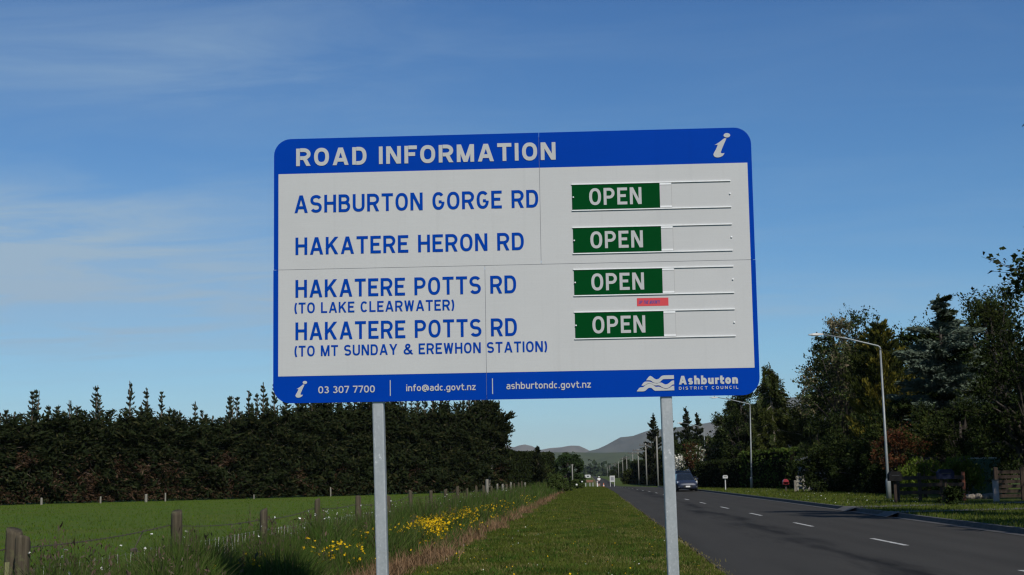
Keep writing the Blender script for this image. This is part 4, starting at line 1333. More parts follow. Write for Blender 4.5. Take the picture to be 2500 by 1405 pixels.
P = scatter(9000, 20, 110, lambda y: .9 + 0 * y, lambda y: 2.05 + 0 * y, 2.0)
blade_obj('dry_edge_grass', P, rng.uniform(.03, .07, len(P)), 0.008 + P[:, 1] * 0.00022, leafmat('dry_edge', [(0.16, 0.14, 0.05), (0.22, 0.17, 0.08), (0.12, 0.13, 0.03)], .8, .08), bend=1.0)
FX = -5.2
wh = lambda P: 0.10 * np.clip((P[:, 1] - 18) / 20, 0, 1) + 0.74 + 0.25 * np.sin(P[:, 1] * 1.1 + P[:, 0] * 2) * np.cos(P[:, 0] * 3 + P[:, 1] * .45) - 0.30 * np.clip((P[:, 0] - vl(P[:, 1]) + 1.3) / 1.0, 0, 1)
P = scatter(112000, 10, 150, lambda y: FX - .55 + 0 * y, lambda y: vl(y) - .38, 1.9)
blade_obj('tall_weeds', P, wh(P) * rng.uniform(.45, 1.2, len(P)) * (1 - .25 * (P[:, 0] < -4.75)), 0.0065 + P[:, 1] * 0.00030, WEED_M, bend=.7, segs=3)
P = scatter(80000, 9.5, 150, lambda y: FX - 26 - .38 * y, lambda y: FX - .5 + 0 * y, 1.55)
blade_obj('paddock_grass', P, (0.05 + 0.06 * rng.uniform(0, 1, len(P))) * (1 + 2.2 * np.clip(1 - (FX - P[:, 0]) / 2.5, 0, 1)), 0.008 + P[:, 1] * 0.00035, leafmat('pasture_blades', [(0.058, 0.108, 0.009), (0.076, 0.126, 0.012), (0.062, 0.115, 0.010), (0.112, 0.138, 0.021)], 0.7, 0.08, 0.25), bend=.8)
P = scatter(30000, 30, 140, lambda y: rr(y) + .17, lambda y: rr(y) + 6.5, 1.4)
P[:, 2] += .135
blade_obj('lawn_grass', P, rng.uniform(.04, .09, len(P)) * (1 + P[:, 1] / 120), 0.010 + P[:, 1] * 0.00022, GRASS_M, bend=.8)
cc = scatter(260, 19, 90, lambda y: vl(y) + .1, lambda y: 1.6 + 0 * y, 1.9)
P = np.repeat(cc, 60, 0) + rng.normal(size=(260 * 60, 3)) * [.14, .16, 0]
blade_obj('verge_clover', P, rng.uniform(.05, .13, len(P)), 0.014 + P[:, 1] * 0.0002, leafmat('clover', [(0.030, 0.062, 0.010), (0.042, 0.078, 0.013), (0.055, 0.085, 0.016)]), bend=1.0)
cc = scatter(230, 19, 80, lambda y: vl(y) + .1, lambda y: 1.7 + 0 * y, 1.7)
P = np.repeat(cc, 70, 0) + rng.normal(size=(230 * 70, 3)) * [.25, .45, 0]
blade_obj('dry_tufts', P, rng.uniform(.04, .10, len(P)), 0.008 + P[:, 1] * 0.00022, leafmat('dry_tuft', [(0.13, 0.12, 0.04), (0.17, 0.14, 0.06), (0.10, 0.11, 0.03)], .8, .08), bend=1.0)
P = scatter(42000, 9.8, 24, lambda y: FX - .5 + 0 * y, lambda y: vl(y) - .5, 1.3)
blade_obj('near_weeds', P, wh(P) * rng.uniform(.35, 1.1, len(P)) * .92, 0.0075 + P[:, 1] * 0.0003, leafmat('near_weed_blades', [(0.032, 0.062, 0.012), (0.050, 0.085, 0.016), (0.040, 0.070, 0.014), (0.075, 0.085, 0.025)]), bend=.8, segs=3)
# seed heads and dock stems standing over the weeds
SEED_M = leafmat('seed_heads', [(0.075, 0.052, 0.038), (0.11, 0.075, 0.055), (0.06, 0.055, 0.035), (0.10, 0.085, 0.06)])
P = scatter(600, 10.5, 110, lambda y: FX - .5 + 0 * y, lambda y: vl(y) - .7, 1.8)
st = np.repeat(P, 15, 0); t = rng.uniform(.45, 1.08, len(st)); hh = np.repeat(wh(P) * rng.uniform(.85, 1.05, len(P)), 15)
blade_obj('seed_stems', P, wh(P) * 1.12, 0.009 + P[:, 1] * 0.0003, SEED_M, bend=.05)
C = st + np.stack([rng.normal(size=len(st)) * .018, rng.normal(size=len(st)) * .018, hh * t], 1)
V, Fq = cards(C, 0.045, 0.35, np.tile([0, 0, 1.0], (len(C), 1)), 1.0)
o = link('seed_heads', mesh_np('seed_heads', V, [Fq]), SEED_M); o['kind'] = 'stuff'


def flowers(name, clumps, n, size, m, h0, h1, spread, flat=.6):
    Cs = []
    for (x, y, k) in clumps:
        q = int(n * k)
        p = np.stack([x + rng.normal(size=q) * spread * .55, y + rng.normal(size=q) * spread * 1.5, rng.uniform(h0, h1, q)], 1)
        p[:, 2] += gz(p[:, 0], p[:, 1]); Cs.append(p)
    C = np.concatenate(Cs)
    V, Fq = cards(np.repeat(C, 3, 0) + rng.normal(size=(3 * len(C), 3)) * size * .25, size, 0.75, None, 1, flat)
    o = link(name, mesh_np(name, V, [Fq]), m); o['kind'] = 'stuff'
    return C


YEL_M = leafmat('yellow_petals', [(0.62, 0.38, 0.008), (0.70, 0.48, 0.02), (0.55, 0.30, 0.006)], trans=.15)
WHI_M = leafmat('white_petals', [(0.60, 0.60, 0.54), (0.70, 0.70, 0.64), (0.5, 0.5, 0.45)])
ycl = [(vl(y) - rng.uniform(.45, 1.30), y + rng.uniform(-.6, .6), k * rng.uniform(.3, 1.5)) for y, k in
       [(18.5, .5), (20.5, .8), (22, .5), (24.5, .8), (26, 1.0), (27.5, 1.5), (29, 1.6), (30, 1.6), (31.5, 1.7), (33, 1.6), (34, 1.5), (35, 1.6), (36, 1.5), (37, 1.6), (39, 1.6), (40.5, 1.5), (42, 1.8), (45, 1.6), (49, .7), (54, .5), (66, .9), (69, .7)]]
ycl += [(-3.9, 15.5, .35), (-4.4, 15.0, .3), (-4.2, 17.0, .2), (-4.9, 14.2, .12), (-3.75, 19.0, .25)]
C = flowers('yellow_flowers', ycl, 85, .036, YEL_M, .20, .62, .40)
st = C[rng.uniform(size=len(C)) < .9]
blade_obj('flower_stems', st * [1, 1, 0] + [0, 0, 0], st[:, 2], 0.010, WEED_M, bend=.1)
blade_obj('leafy_clumps', np.repeat(st, 5, 0) * [1, 1, 0] + rng.normal(size=(5 * len(st), 3)) * [.12, .15, 0], rng.uniform(.15, .42, 5 * len(st)), 0.022, leafmat('clump_leaves', [(0.035, 0.07, 0.012), (0.05, 0.095, 0.018), (0.07, 0.11, 0.02)]), bend=.8)
wcl = [(-4.6 + rng.uniform(-.5, .6), y, k) for y, k in [(12.6, .3), (13.2, .35), (15.2, .4), (16, .3), (22, .7), (23, .6), (25.5, .8), (27, .7), (30, .9), (32, .8), (36, .9), (42, .8), (50, .8), (58, .8), (66, .7), (75, .8), (85, .6)]]
WC = flowers('white_flowers', wcl, 11, .026, WHI_M, .68, .95, .45, .9)
blade_obj('white_flower_stems', WC * [1, 1, 0], WC[:, 2], 0.009, WEED_M, bend=.05)
P = scatter(150, 20, 70, lambda y: vl(y) + .1, lambda y: 1.7 + 0 * y, 1.6)
V, Fq = cards(np.repeat(P + [0, 0, .075], 2, 0), .020, .8, None, 1, .9)
o = link('verge_buttercups', mesh_np('verge_buttercups', V, [Fq]), YEL_M); o['kind'] = 'stuff'
P = scatter(90, 20, 70, lambda y: vl(y) + .1, lambda y: 1.7 + 0 * y, 1.6)
V, Fq = cards(np.repeat(P + [0, 0, .065], 2, 0), .018, .8, None, 1, .9)
o = link('verge_daisies', mesh_np('verge_daisies', V, [Fq]), WHI_M); o['kind'] = 'stuff'
P = scatter(220, 55, 110, lambda y: rr(y) + .4, lambda y: rr(y) + 5.5, 1.2)
P[:, 2] += .21
V, Fq = cards(P, .034, .8, None, 1, .9)
o = link('lawn_daisies', mesh_np('lawn_daisies', V, [Fq]), WHI_M); o['kind'] = 'stuff'

# ------------------------------------------------------------------ fences on the left
def wood(name, a, b, lich=None):
    m = bpy.data.materials.new(name); m.use_nodes = True
    nt = m.node_tree; s = nt.nodes['Principled BSDF']
    tc = nt.nodes.new('ShaderNodeTexCoord'); P = tc.outputs['Object']
    g = NOISE(nt, MAPV(nt, P, (30, 30, 1.6)), 1.0, 4, .7)
    c = MIX(nt, RAMP(nt, g, [(.3, 0.), (.7, 1.)]), a, b)
    if lich: c = MIX(nt, RAMP(nt, NOISE(nt, P, 7, 5, .7), [(.52, 0.), (.66, .8)]), c, lich)
    nt.links.new(c, s.inputs['Base Color']); s.inputs['Roughness'].default_value = .95; s.inputs['Specular IOR Level'].default_value = .15
    bn = nt.nodes.new('ShaderNodeBump'); bn.inputs['Strength'].default_value = .8; bn.inputs['Distance'].default_value = .02
    nt.links.new(g, bn.inputs['Height']); nt.links.new(bn.outputs[0], s.inputs['Normal'])
    return m


POST_M = wood('weathered_post', (0.040, 0.033, 0.022), (0.095, 0.078, 0.052), (0.115, 0.12, 0.055))
POSTP_M = wood('pale_post', (0.15, 0.138, 0.11), (0.25, 0.235, 0.195))
RUST = mat('rusty_wire', (0.07, 0.05, 0.04), .8)
WIRE = mat('fence_wire', (0.34, 0.34, 0.31), .6, .3)


def post_mb(r, h, seed, lean=0.0):
    rr_ = np.random.default_rng(seed); mb = MB(); n = 12
    vs = []; zs = [-.4, .02, h * .4, h * .75, h - .03, h]
    for i, z in enumerate(zs):
        for k in range(n):
            a = 2 * pi * k / n
            q = r * (1 + .06 * sin(3 * a + seed) + .04 * rr_.normal()) * (1 - .06 * max(z, 0) / h) * (.90 if i == len(zs) - 1 else 1)
            vs.append((q * cos(a) + lean * z, q * sin(a), z + (.025 * cos(a + seed) if i >= len(zs) - 2 else 0)))
    fs = [(i * n + k, i * n + (k + 1) % n, (i + 1) * n + (k + 1) % n, (i + 1) * n + k) for i in range(len(zs) - 1) for k in range(n)]
    fs.append(tuple(range((len(zs) - 1) * n, len(zs) * n)))
    return mb.add(vs, fs)


def build_fence():
    root = thing('wire_fence', 'post and wire fence with barbed top strand along the weedy roadside', 'fence', (0, 0, 0))
    dn = lambda n: FX_ABS * F_PX * (0.000712 + 0.000265 * n)
    FX_ABS = 5.2
    pos = []
    for n in range(-1, 22):
        y = dn(n) + (0.12 if n % 3 else -.1); h = 1.10 + 0.05 * sin(n * 2.3) - (0.0 if n < 10 else .04)
        pos.append((y, h))
        wide = 0.064 + 0.008 * sin(n * 1.7) + (0.018 if n in (0, 21) else 0)
        o = post_mb(wide, h, 10 + n, 0.02 * sin(n * 3.1)).build('post', POSTP_M if n in (14, 15, 17, 21) else POST_M, root, True)
        o.location = (-FX_ABS + .03 * sin(n), y, float(gz(0, y)))
        if n == 0:          # the second, shorter post strapped beside the first
            o = post_mb(.07, 1.04, 77, 0.01).build('post', POST_M, root, True); o.location = (-FX_ABS + .17, y - .25, 0)
            o = MB().box((0, 0, .40), (.035, .03, .86)).build('batten', wood('lichen_batten', (0.16, .16, .07), (.24, .23, .12)), root); o.location = (-FX_ABS + .085, y - .34, 0)
    y = dn(13.3)
    o = post_mb(.09, 1.35, 99).build('post', POSTP_M, root, True); o.location = (-FX_ABS - .3, y, 0); o['label'] = 'taller pale strainer post'
    mb = MB(); wires = [MB(), MB()]
    for (y0, h0), (y1, h1) in zip(pos[:-1], pos[1:]):
        pts = []
        for k in range(9):
            t = k / 8; pts.append((-FX_ABS - .07, y0 + (y1 - y0) * t, (h0 + (h1 - h0) * t) - .17 - .16 * t * (1 - t)))
        mb.tube(pts, .0060, 4, False)
        if y1 < 45:
            for k in range(int((y1 - y0) / .14)):
                t = (k + .5) / int((y1 - y0) / .14); z = h0 + (h1 - h0) * t - .17 - .16 * t * (1 - t)
                c = Vector((-FX_ABS - .07, y0 + (y1 - y0) * t, z))
                mb.tube([c + Vector((0, -.012, -.016)), c + Vector((0, .012, .016))], .003, 3, False)
        for q, zz in enumerate((.72, .48)):
            wires[q].tube([(-FX_ABS - .075, y0, zz), (-FX_ABS - .075, (y0 + y1) / 2, zz - .03), (-FX_ABS - .075, y1, zz)], .0018, 3, False)
    mb.build('barbed_wire', RUST, root)
    for w in wires: w.build('wire', WIRE, root)
    mb = MB(); y = pos[0][0]
    r2 = random.Random(4)
    while y < 36:
        ln = r2.uniform(-.06, .06)
        mb.tube([(-FX_ABS - .075, y, .72), (-FX_ABS - .075, y + .03 + ln, .60), (-FX_ABS - .075, y + .07 + ln, .46)], .0034, 3, False)
        y += r2.uniform(.20, .30)
    mb.build('netting', WIRE, root)
    # wire strainer hanging on the second span
    mb = MB(); yy = pos[1][0] + 3.6
    mb.box((-FX_ABS - .08, yy, .73), (.04, .16, .05), .01); mb.tube([(-FX_ABS - .08, yy, .73), (-FX_ABS - .08, yy + .35, .95)], .006, 4)
    mb.build('wire_strainer', RUST, root)
    # low fence against the pines
    root = thing('paddock_fence', 'sparse line of pale posts at the foot of the pine shelterbelt', 'fence', (0, 0, 0))
    for (px, d, top, r) in ((102, 104, 1216, .085), (246, 108, 1213, .07), (357, 110, 1207, .11), (404, 112, 1204, .06), (807, 128, 1190, .06), (620, 119, 1208, .05)):
        o = post_mb(r, hgt(px, top, d), int(px)).build('post', POSTP_M, root, True); o.location = (lat(px, d), d, 0)


build_fence()

# ------------------------------------------------------------------ lamps and poles
LAMP_M = mat('lamp_pole_steel', (0.24, 0.26, 0.26), .5, .3, noise=(3, .3))
LAMP_H = mat('lamp_head_grey', (0.42, 0.42, 0.40), .5)
GLASSW = mat('lamp_lens', (0.6, 0.6, 0.58), .25)


def street_lamp(label, px, d, toppy, ax, lean):
    h = hgt(px, toppy, d)
    root = thing('street_lamp', label, 'street lamp', (lat(px, d), d, 0.1), 0, 'street lamps on the right verge')
    tx = lean * h
    mb = MB(); mb.tube([(0, 0, -.2), (tx * .18, 0, h * .2), (tx, 0, h - .12)], [.078, .066, .044], 10)
    mb.build('pole', LAMP_M, root, True)
    MB().lathe([(.12, 0), (.12, .9), (.09, 1.0)], n=10).build('base_sleeve', LAMP_M, root, True)
    L = ax
    mb = MB(); mb.tube([(tx, 0, h - .2), (tx - .02, 0, h - .06), (tx - .10, 0, h), (tx - L * .55, 0, h + .36), (tx - L, 0, h + .60)], [.05, .045, .04, .036, .030], 8)
    mb.build('arm', LAMP_M, root, True)
    hd = MB(); p = []
    for (x, w, z0, z1) in ((0, .035, -.03, .03), (-.10, .06, -.04, .05), (-.25, .12, -.05, .06), (-.5, .13, -.045, .045), (-.66, .09, -.03, .02), (-.70, .03, -.02, .0)):
        p.append([(x, -w, z0), (x, w, z0), (x, w * .8, z1), (x, -w * .8, z1)])
    vs = [q for ring in p for q in ring]; fs = [(3, 2, 1, 0)]
    for i in range(len(p) - 1):
        for k in range(4): fs.append((4 * i + k, 4 * i + (k + 1) % 4, 4 * i + 4 + (k + 1) % 4, 4 * i + 4 + k))
    fs.append(tuple(4 * (len(p) - 1) + k for k in range(4)))
    o = hd.add(vs, fs).build('lamp_head', LAMP_H, root); o.location = (tx - L + .05, 0, h + .60)
    le = MB().box((-.38, 0, -.055), (.34, .2, .02), .005).build('lens', GLASSW, o)
    MB().lathe([(.035, .05), (.035, .11), (.02, .12)], (-.3, 0, 0), 8).build('photocell', mat('black_plastic', (.02, .02, .02), .5), o)


street_lamp('nearest street lamp, grey pole on the lawn beside the wooden fence', 2167, 66, 849, 2.65, -0.006)
street_lamp('middle street lamp, in front of the clipped hedges', 1834, 119, 990, 2.7, 0.018)
street_lamp('farthest street lamp, rising behind the white flowering shrub', 1724, 179, 1046, 2.75, -0.012)

POLE_M = wood('power_pole_wood', (0.165, 0.16, 0.14), (0.25, 0.24, 0.21))
INS_M = mat('insulator', (0.10, 0.07, 0.06), .6)
ARM_M = mat('crossarm_wood', (0.09, .08, .07), .9)
TRF_M = mat('transformer_grey', (0.45, 0.47, 0.47), .5, noise=(2, .15))


def power_pole(label, px, d, top, arm=True, trf=False):
    h = hgt(px, top, d) + .6
    root = thing('power_pole', label, 'power pole', (lat(px, d), d, -.6), 0, 'power poles along the right side of the road')
    MB().tube([(0, 0, -.3), (-.02, 0, h)], [.135, .10], 10).build('pole', POLE_M, root, True)
    if arm:
        MB().box((-.02, -.15, h - .35), (2.3, .10, .12)).build('crossarm', ARM_M, root)
        for x in (-1.0, -.45, .45, 1.0):
            MB().lathe([(.03, 0), (.03, .1), (.07, .12), (.06, .22), (.03, .26)], (x, -.15, h - .29), 8).build('insulator', INS_M, root)
        MB().tube([(-.6, -.13, h - .38), (-.02, -.13, h - 1.1)], .02, 4).tube([(.6, -.13, h - .38), (.0, -.13, h - 1.1)], .02, 4).build('arm_brace', POLE_M, root)
    if trf:
        MB().lathe([(.30, 0), (.42, .05), (.42, 1.1), (.36, 1.18), (.2, 1.2)], (0, -.62, h - 3.0), 14).build('transformer', TRF_M, root, True)


power_pole('nearest wooden power pole, just left of the sign\'s right post', 1606, 203, 1066, False)
power_pole('second wooden power pole left of the sign\'s right post, with a crossarm against the hill', 1578.5, 249, 1083)
power_pole('third wooden power pole left of the sign\'s right post', 1559.5, 298, 1097)
power_pole('fourth wooden power pole left of the sign\'s right post', 1546, 355, 1105)
power_pole('fifth power pole left of the sign\'s right post, before dark trees', 1531, 420, 1115)
power_pole('sixth power pole left of the sign\'s right post', 1521, 490, 1119)
power_pole('seventh power pole left of the sign\'s right post, tall and bare', 1510.5, 576, 1127, False)
power_pole('distant power pole carrying a grey transformer', 1502, 648, 1132, True, True)
power_pole('second farthest power pole, above the far road', 1489, 756, 1137)
power_pole('farthest power pole, above the far road', 1483, 864, 1141)
root = thing('wooden_pole', 'lone short wooden pole with a crosspiece before the dome shaped tree', 'pole', (lat(1397.5, 205), 205, -.3))
MB().tube([(0, 0, -.3), (0, 0, hgt(1397, 1134, 205) + .3)], [.10, .08], 8).build('pole', POLE_M, root, True)
MB().box((0, 0, hgt(1397, 1134, 205) + .2), (.5, .06, .06)).build('crosspiece', POLE_M, root)

# ------------------------------------------------------------------ vehicles
GLASS = mat('car_glass', (0.012, 0.016, 0.022), .08, spec=.6)
TYRE = mat('tyre_rubber', (0.018, 0.018, 0.018), .85)
RIM = mat('alloy_rim', (0.45, 0.46, 0.47), .35, .7)
CHROME = mat('bright_trim', (0.6, 0.6, 0.6), .25, .8)
HEADL = mat('headlight_lens', (0.62, 0.66, 0.70), .15, .3)
GRILLE = mat('grille_black', (0.01, 0.01, 0.011), .5)
PLATE = mat('number_plate', (0.62, 0.62, 0.60), .5)


def car(name, label, loc, rz, paint, w, L, hood, roof, suv):
    root = thing(name, label, 'car', loc, rz)
    hw = w / 2
    # lower body: stations from the nose backwards (y, half width, bottom, shoulder, top)
    st = [(0.00, hw * .72, .26, .50, .58), (0.06, hw * .84, .22, .56, .66), (.22, hw * .94, .19, .62, hood * .86), (.55, hw * .985, .18, .68, hood * .95), (1.15, hw, .18, .74, hood),
          (1.5, hw, .18, .76, hood + .03), (2.4, hw, .18, .78, hood + .05), (3.4, hw, .18, .80, hood + .06), (L - .35, hw * .97, .22, .80, hood + .05), (L - .05, hw * .86, .30, .74, hood - .02), (L, hw * .74, .36, .66, hood - .12)]
    rings = []
    for (y, q, zb, zs, zt) in st:
        rings.append([(-q * .86, y, zb), (-q * .98, y, zb + .10), (-q, y, zs - .12), (-q * .985, y, zs), (-q * .90, y, zt - .05), (-q * .70, y, zt), (0, y, zt + .025),
                      (q * .70, y, zt), (q * .90, y, zt - .05), (q * .985, y, zs), (q, y, zs - .12), (q * .98, y, zb + .10), (q * .86, y, zb)])
    n = len(rings[0]); vs = [p for r in rings for p in r]; fs = []
    for i in range(len(rings) - 1):
        for k in range(n):
            fs.append((i * n + k, (i + 1) * n + k, (i + 1) * n + (k + 1) % n, i * n + (k + 1) % n))
    fs.append(tuple(range(n))); fs.append(tuple(range(len(vs) - 1, len(vs) - 1 - n, -1)))
    MB().add(vs, fs).build('body', paint, root, True)
    # cabin: pillars and roof, then glass a little proud of it
    y0, y1, y2, y3 = 1.15, 1.95 if not suv else 1.75, L - (1.1 if not suv else .45), L - (.35 if not suv else .12)
    zb = hood - .02
    def cab(q0, q1, e, zr):
        return [(-q0, y0 - e, zb), (q0, y0 - e, zb), (q0, y3, zb + .05), (-q0, y3, zb + .05), (-q1, y1, zr), (q1, y1, zr), (q1, y2, zr), (-q1, y2, zr)]
    cf = [(0, 1, 5, 4), (1, 2, 6, 5), (2, 3, 7, 6), (3, 0, 4, 7), (4, 5, 6, 7)]
    me = MB().add(cab(hw * .90, hw * .70, 0, roof), cf)
    rb = me.build('roof', paint, root)
    bv = rb.modifiers.new('bevel', 'BEVEL'); bv.width = .07; bv.segments = 3
    def pane(nm, a, b, c, d, k, push):
        A = [Vector(q) for q in (a, b, c, d)]; m = sum(A, Vector()) / 4
        nn = (A[1] - A[0]).cross(A[2] - A[0]).normalized()
        P_ = [m + (q - m) * k + nn * push for q in A]
        return MB().add(P_ + [q - nn * .01 for q in P_], [(0, 1, 2, 3), (7, 6, 5, 4)] + [(i, (i + 4), (i + 1) % 4 + 4, (i + 1) % 4) for i in range(4)]).build(nm, GLASS, root)
    c = cab(hw * .90, hw * .70, 0, roof)
    pane('windscreen', c[0], c[1], c[5], c[4], .90, .006)
    pane('side_window', c[1], c[2], c[6], c[5], .82, .006)
    pane('side_window', c[3], c[0], c[4], c[7], .82, .006)
    pane('rear_window', c[2], c[3], c[7], c[6], .82, .006)
    for sx in (-1, 1):
        MB().add([(sx * hw * .52, .10, .60), (sx * hw * .92, .30, .66), (sx * hw * .95, .52, hood * .93), (sx * hw * .70, .20, hood * .83),
                  (sx * hw * .52, .16, .60), (sx * hw * .90, .40, .66), (sx * hw * .93, .62, hood * .90), (sx * hw * .70, .30, hood * .80)],
                 [(0, 1, 2, 3), (7, 6, 5, 4), (0, 4, 5, 1), (1, 5, 6, 2), (2, 6, 7, 3), (3, 7, 4, 0)]).build('headlight', HEADL, root)
        o = MB().box((sx * (hw + .10), y0 + .25, hood + .10), (.18, .10, .13), .03).build('wing_mirror', paint, root)
        MB().box((sx * (hw + .10), y0 + .305, hood + .10), (.14, .012, .10)).build('mirror_glass', GLASS, o)
        for y in (.85, L - .82):
            wh_ = MB().tube([(sx * (hw - .20), y, .32), (sx * (hw + .004), y, .32)], .32, 22).build('wheel', TYRE, root)
            MB().tube([(sx * (hw - .02), y, .32), (sx * (hw + .012), y, .32)], .21, 16).build('rim', RIM, wh_)
        MB().box((sx * hw * .78, .075, .36), (.16, .05, .09), .02).build('fog_lamp', CHROME, root)
    MB().prism([(-hw * .46, .42), (-hw * .36, .30), (hw * .36, .30), (hw * .46, .42), (hw * .40, .50), (-hw * .40, .50)], -.025, .05).build('grille', GRILLE, root)
    MB().box((0, .03, .655), (hw * .9, .06, .022), .006).build('chrome_strip', CHROME, root)
    MB().box((0, -.035, .40), (.36, .012, .12)).build('number_plate', PLATE, root)
    if suv:
        for sx in (-1, 1):
            MB().tube([(sx * hw * .62, y1 + .15, roof + .02), (sx * hw * .62, y1 + .3, roof + .08), (sx * hw * .62, y2 - .3, roof + .08), (sx * hw * .62, y2 - .1, roof + .02)], .022, 6).build('roof_rail', CHROME, root)
    return root


CARBLUE = mat('car_paint_grey_blue', (0.020, 0.026, 0.048), .42, .2, coat=.2)
CARDARK = mat('car_paint_dark_blue', (0.012, 0.020, 0.040), .42, .2, coat=.2)
d = 117.0
car('parked_car', 'grey blue hatchback facing the camera, parked at the kerb', (lat(1678.5, d), d, .025), radians(4), CARBLUE, 1.76, 4.4, .90, 1.44, False)
car('parked_car', 'dark blue estate car with roof rails, parked behind the grey blue hatchback', (lat(1673.5, 123.5), 123.5, .025), radians(3), CARDARK, 1.82, 4.6, 1.02, 1.70, True)

# ------------------------------------------------------------------ things on the right verge
WPAINT = mat('white_paint', (0.48, 0.48, 0.46), .6, noise=(6, .2))
root = thing('letterbox', 'white letterbox on a thin white post on the grass', 'letterbox', (lat(1770, 112), 112, .13))
MB().box((0, 0, .45), (.075, .075, .95), .008).build('post', WPAINT, root)
MB().prism([(-.19, .92), (.19, .92), (.19, 1.10), (.13, 1.17), (-.13, 1.17), (-.19, 1.10)], -.16, .16).build('box', WPAINT, root)
MB().box((0, -.168, 1.075), (.24, .01, .03)).build('slot', GRILLE, root)
REDB = mat('red_enamel', (0.26, 0.022, 0.03), .4)
root = thing('letterbox', 'dull red letterbox in the shade of the tallest clipped hedge', 'letterbox', (lat(1917, 100), 100, .13))
MB().box((0, 0, .3), (.1, .1, .6)).build('post', BARK, root)
b_ = MB(); b_.tube([(0, -.22, .66), (0, .22, .66)], .2, 14); b_.box((0, 0, .57), (.40, .44, .18), .01); b_.build('box', REDB, root, False)
STONE = mat('pale_stone', (0.20, 0.175, 0.14), .9, noise=(5, .4), bump=(12, .6))
tag(MB().box((lat(1940, 98), 98, .42), (.17, .17, .95), .02).build('stone_post', STONE, None), 'short pale stone post beside the broken paling fence', 'post')
PALE = wood('pale_paling', (0.18, 0.17, 0.14), (0.28, .26, .22))
root = thing('paling_fence', 'short length of pale wooden fence at the end of the tallest clipped hedge', 'fence', (lat(1958, 100), 100, .1))
for x in (-.34, .05, .42): MB().box((x, 0, .55), (.12, .10, 1.1), .01).build('post', PALE, root)
for z in (.42, .70, .98): MB().box((.06, -.07, z), (1.05, .035, .12)).build('rail', PALE, root)
# shed, its wall coloured dark to carry the deep shade
SHEDW = mat('shed_wall_shaded', (0.040, 0.048, 0.070), .8, noise=(2, .25))
root = thing('shed', 'small blue grey shed in deep shade beneath the trees', 'shed', (lat(2030, 104), 104, 0))
MB().prism([(-2.0, 0), (2.0, 0), (2.0, 2.3), (0, 2.9), (-2.0, 2.3)], 0, 3.0).build('wall', SHEDW, root)
rf = MB()
for sx in (-1, 1): rf.prism([(0, 2.94), (sx * 2.25, 2.265), (sx * 2.25, 2.33), (0, 3.01)], -.2, 3.2)
rf.build('roof', mat('shed_roof', (.06, .06, .06), .7), root)
MB().box((.3, -.02, 1.0), (.85, .05, 2.0)).build('door', mat('shed_door', (.07, .08, .115), .7), root)
MB().box((-1.1, -.02, 1.4), (.9, .05, .8)).build('window', GLASS, root)

DWOOD = wood('dark_stained_rails', (0.030, 0.022, 0.017), (0.055, .040, .030))
RWOOD = wood('red_brown_post', (0.15, 0.055, 0.032), (0.20, .08, .05))
root = thing('rail_fence', 'dark brown post and rail fence with a red brown end post', 'fence', (0, 0, .1))
fa = (lat(2190, 61), 61.0); fb = (lat(2350, 61), 61.0)
for k in range(4):
    x = fa[0] + (fb[0] - fa[0]) * k / 3
    o = MB().box((x, 61, .62), (.13, .13, 1.28), .012).build('post', RWOOD if k == 3 else DWOOD, root)
    if k == 3: o['label'] = 'red brown end post'
for z in (.42, .74, 1.04):
    MB().box(((fa[0] + fb[0]) / 2, 60.91, z), (fb[0] - fa[0], .04, .15)).build('rail', DWOOD, root)
NAVY = mat('navy_letterbox', (0.012, 0.016, 0.034), .7, spec=.05)
BLK = mat('black_letterbox', (0.012, 0.012, 0.012), .8, spec=.05)
for (px, d, w_, h_, m, lb) in ((2307, 57, .62, 1.05, NAVY, 'dark blue letterbox on a post in front of the rail fence'), (2183, 58, .5, 1.0, BLK, 'black letterbox on a post left of the rail fence')):
    root = thing('letterbox', lb, 'letterbox', (lat(px, d), d, .13))
    MB().box((0, 0, h_ / 2 - .1), (.11, .11, h_), .01).build('post', DWOOD, root)
    MB().prism([(-w_ / 2, h_ - .08), (w_ / 2, h_ - .08), (w_ / 2, h_ + .18), (w_ * .34, h_ + .30), (-w_ * .34, h_ + .30), (-w_ / 2, h_ + .18)], -.2, .2).build('box', m, root)
    MB().box((0, -.207, h_ + .14), (w_ * .6, .01, .035)).build('slot', GRILLE, root)
GREENW = mat('green_steel', (0.022, 0.075, 0.042), .6, noise=(1.5, .2))
root = thing('green_fence', 'green sheet steel fence panel behind the driveway', 'fence', (lat(2404, 69), 69, 0))
MB().box((0, 0, 1.0), (1.5, .04, 1.9)).build('panel', GREENW, root)
for k in range(9): MB().box((-.66 + .165 * k, -.035, 1.0), (.05, .03, 1.86)).build('rib', GREENW, root)
MB().box((0, 0, 1.98), (1.55, .08, .05)).build('capping', mat('pale_capping', (.3, .33, .3), .6), root)
rb_ = np.random.default_rng(9)
for k in range(6):
    mb = MB(); a = rb_.uniform(.13, .24); x = lat(2362 + 11 * k, 65); n = 8
    prof = [(a * .5, -.05), (a, .04), (a * 1.02, .12), (a * .7, .21), (a * .2, .25)]
    o = mb.lathe(prof, (0, 0, 0), n).build('boulder', STONE, None, True)
    o.location = (x, 65 + .1 * (k % 2), .12); o.rotation_euler = (0.1 * k, .2, k * 1.1); o.scale = (1.15, .9, .9 + .08 * (k % 3))
    tag(o, 'pale boulder in the row edging the driveway below the green fence', 'boulder', 'boulders edging the driveway')
root = thing('pillar', 'pale square bollard post at the right driveway edge', 'post', (lat(2428, 59), 59, .13))
MB().box((0, 0, .42), (.21, .18, .86), .015).build('shaft', mat('pale_render', (.30, .26, .24), .85, noise=(6, .2)), root)
MB().box((0, 0, .87), (.24, .21, .04), .008).build('cap', STONE, root)
root = thing('gate', 'dark timber gate at the far right edge behind the pale bollard post', 'gate', (lat(2462, 61), 61, .1))
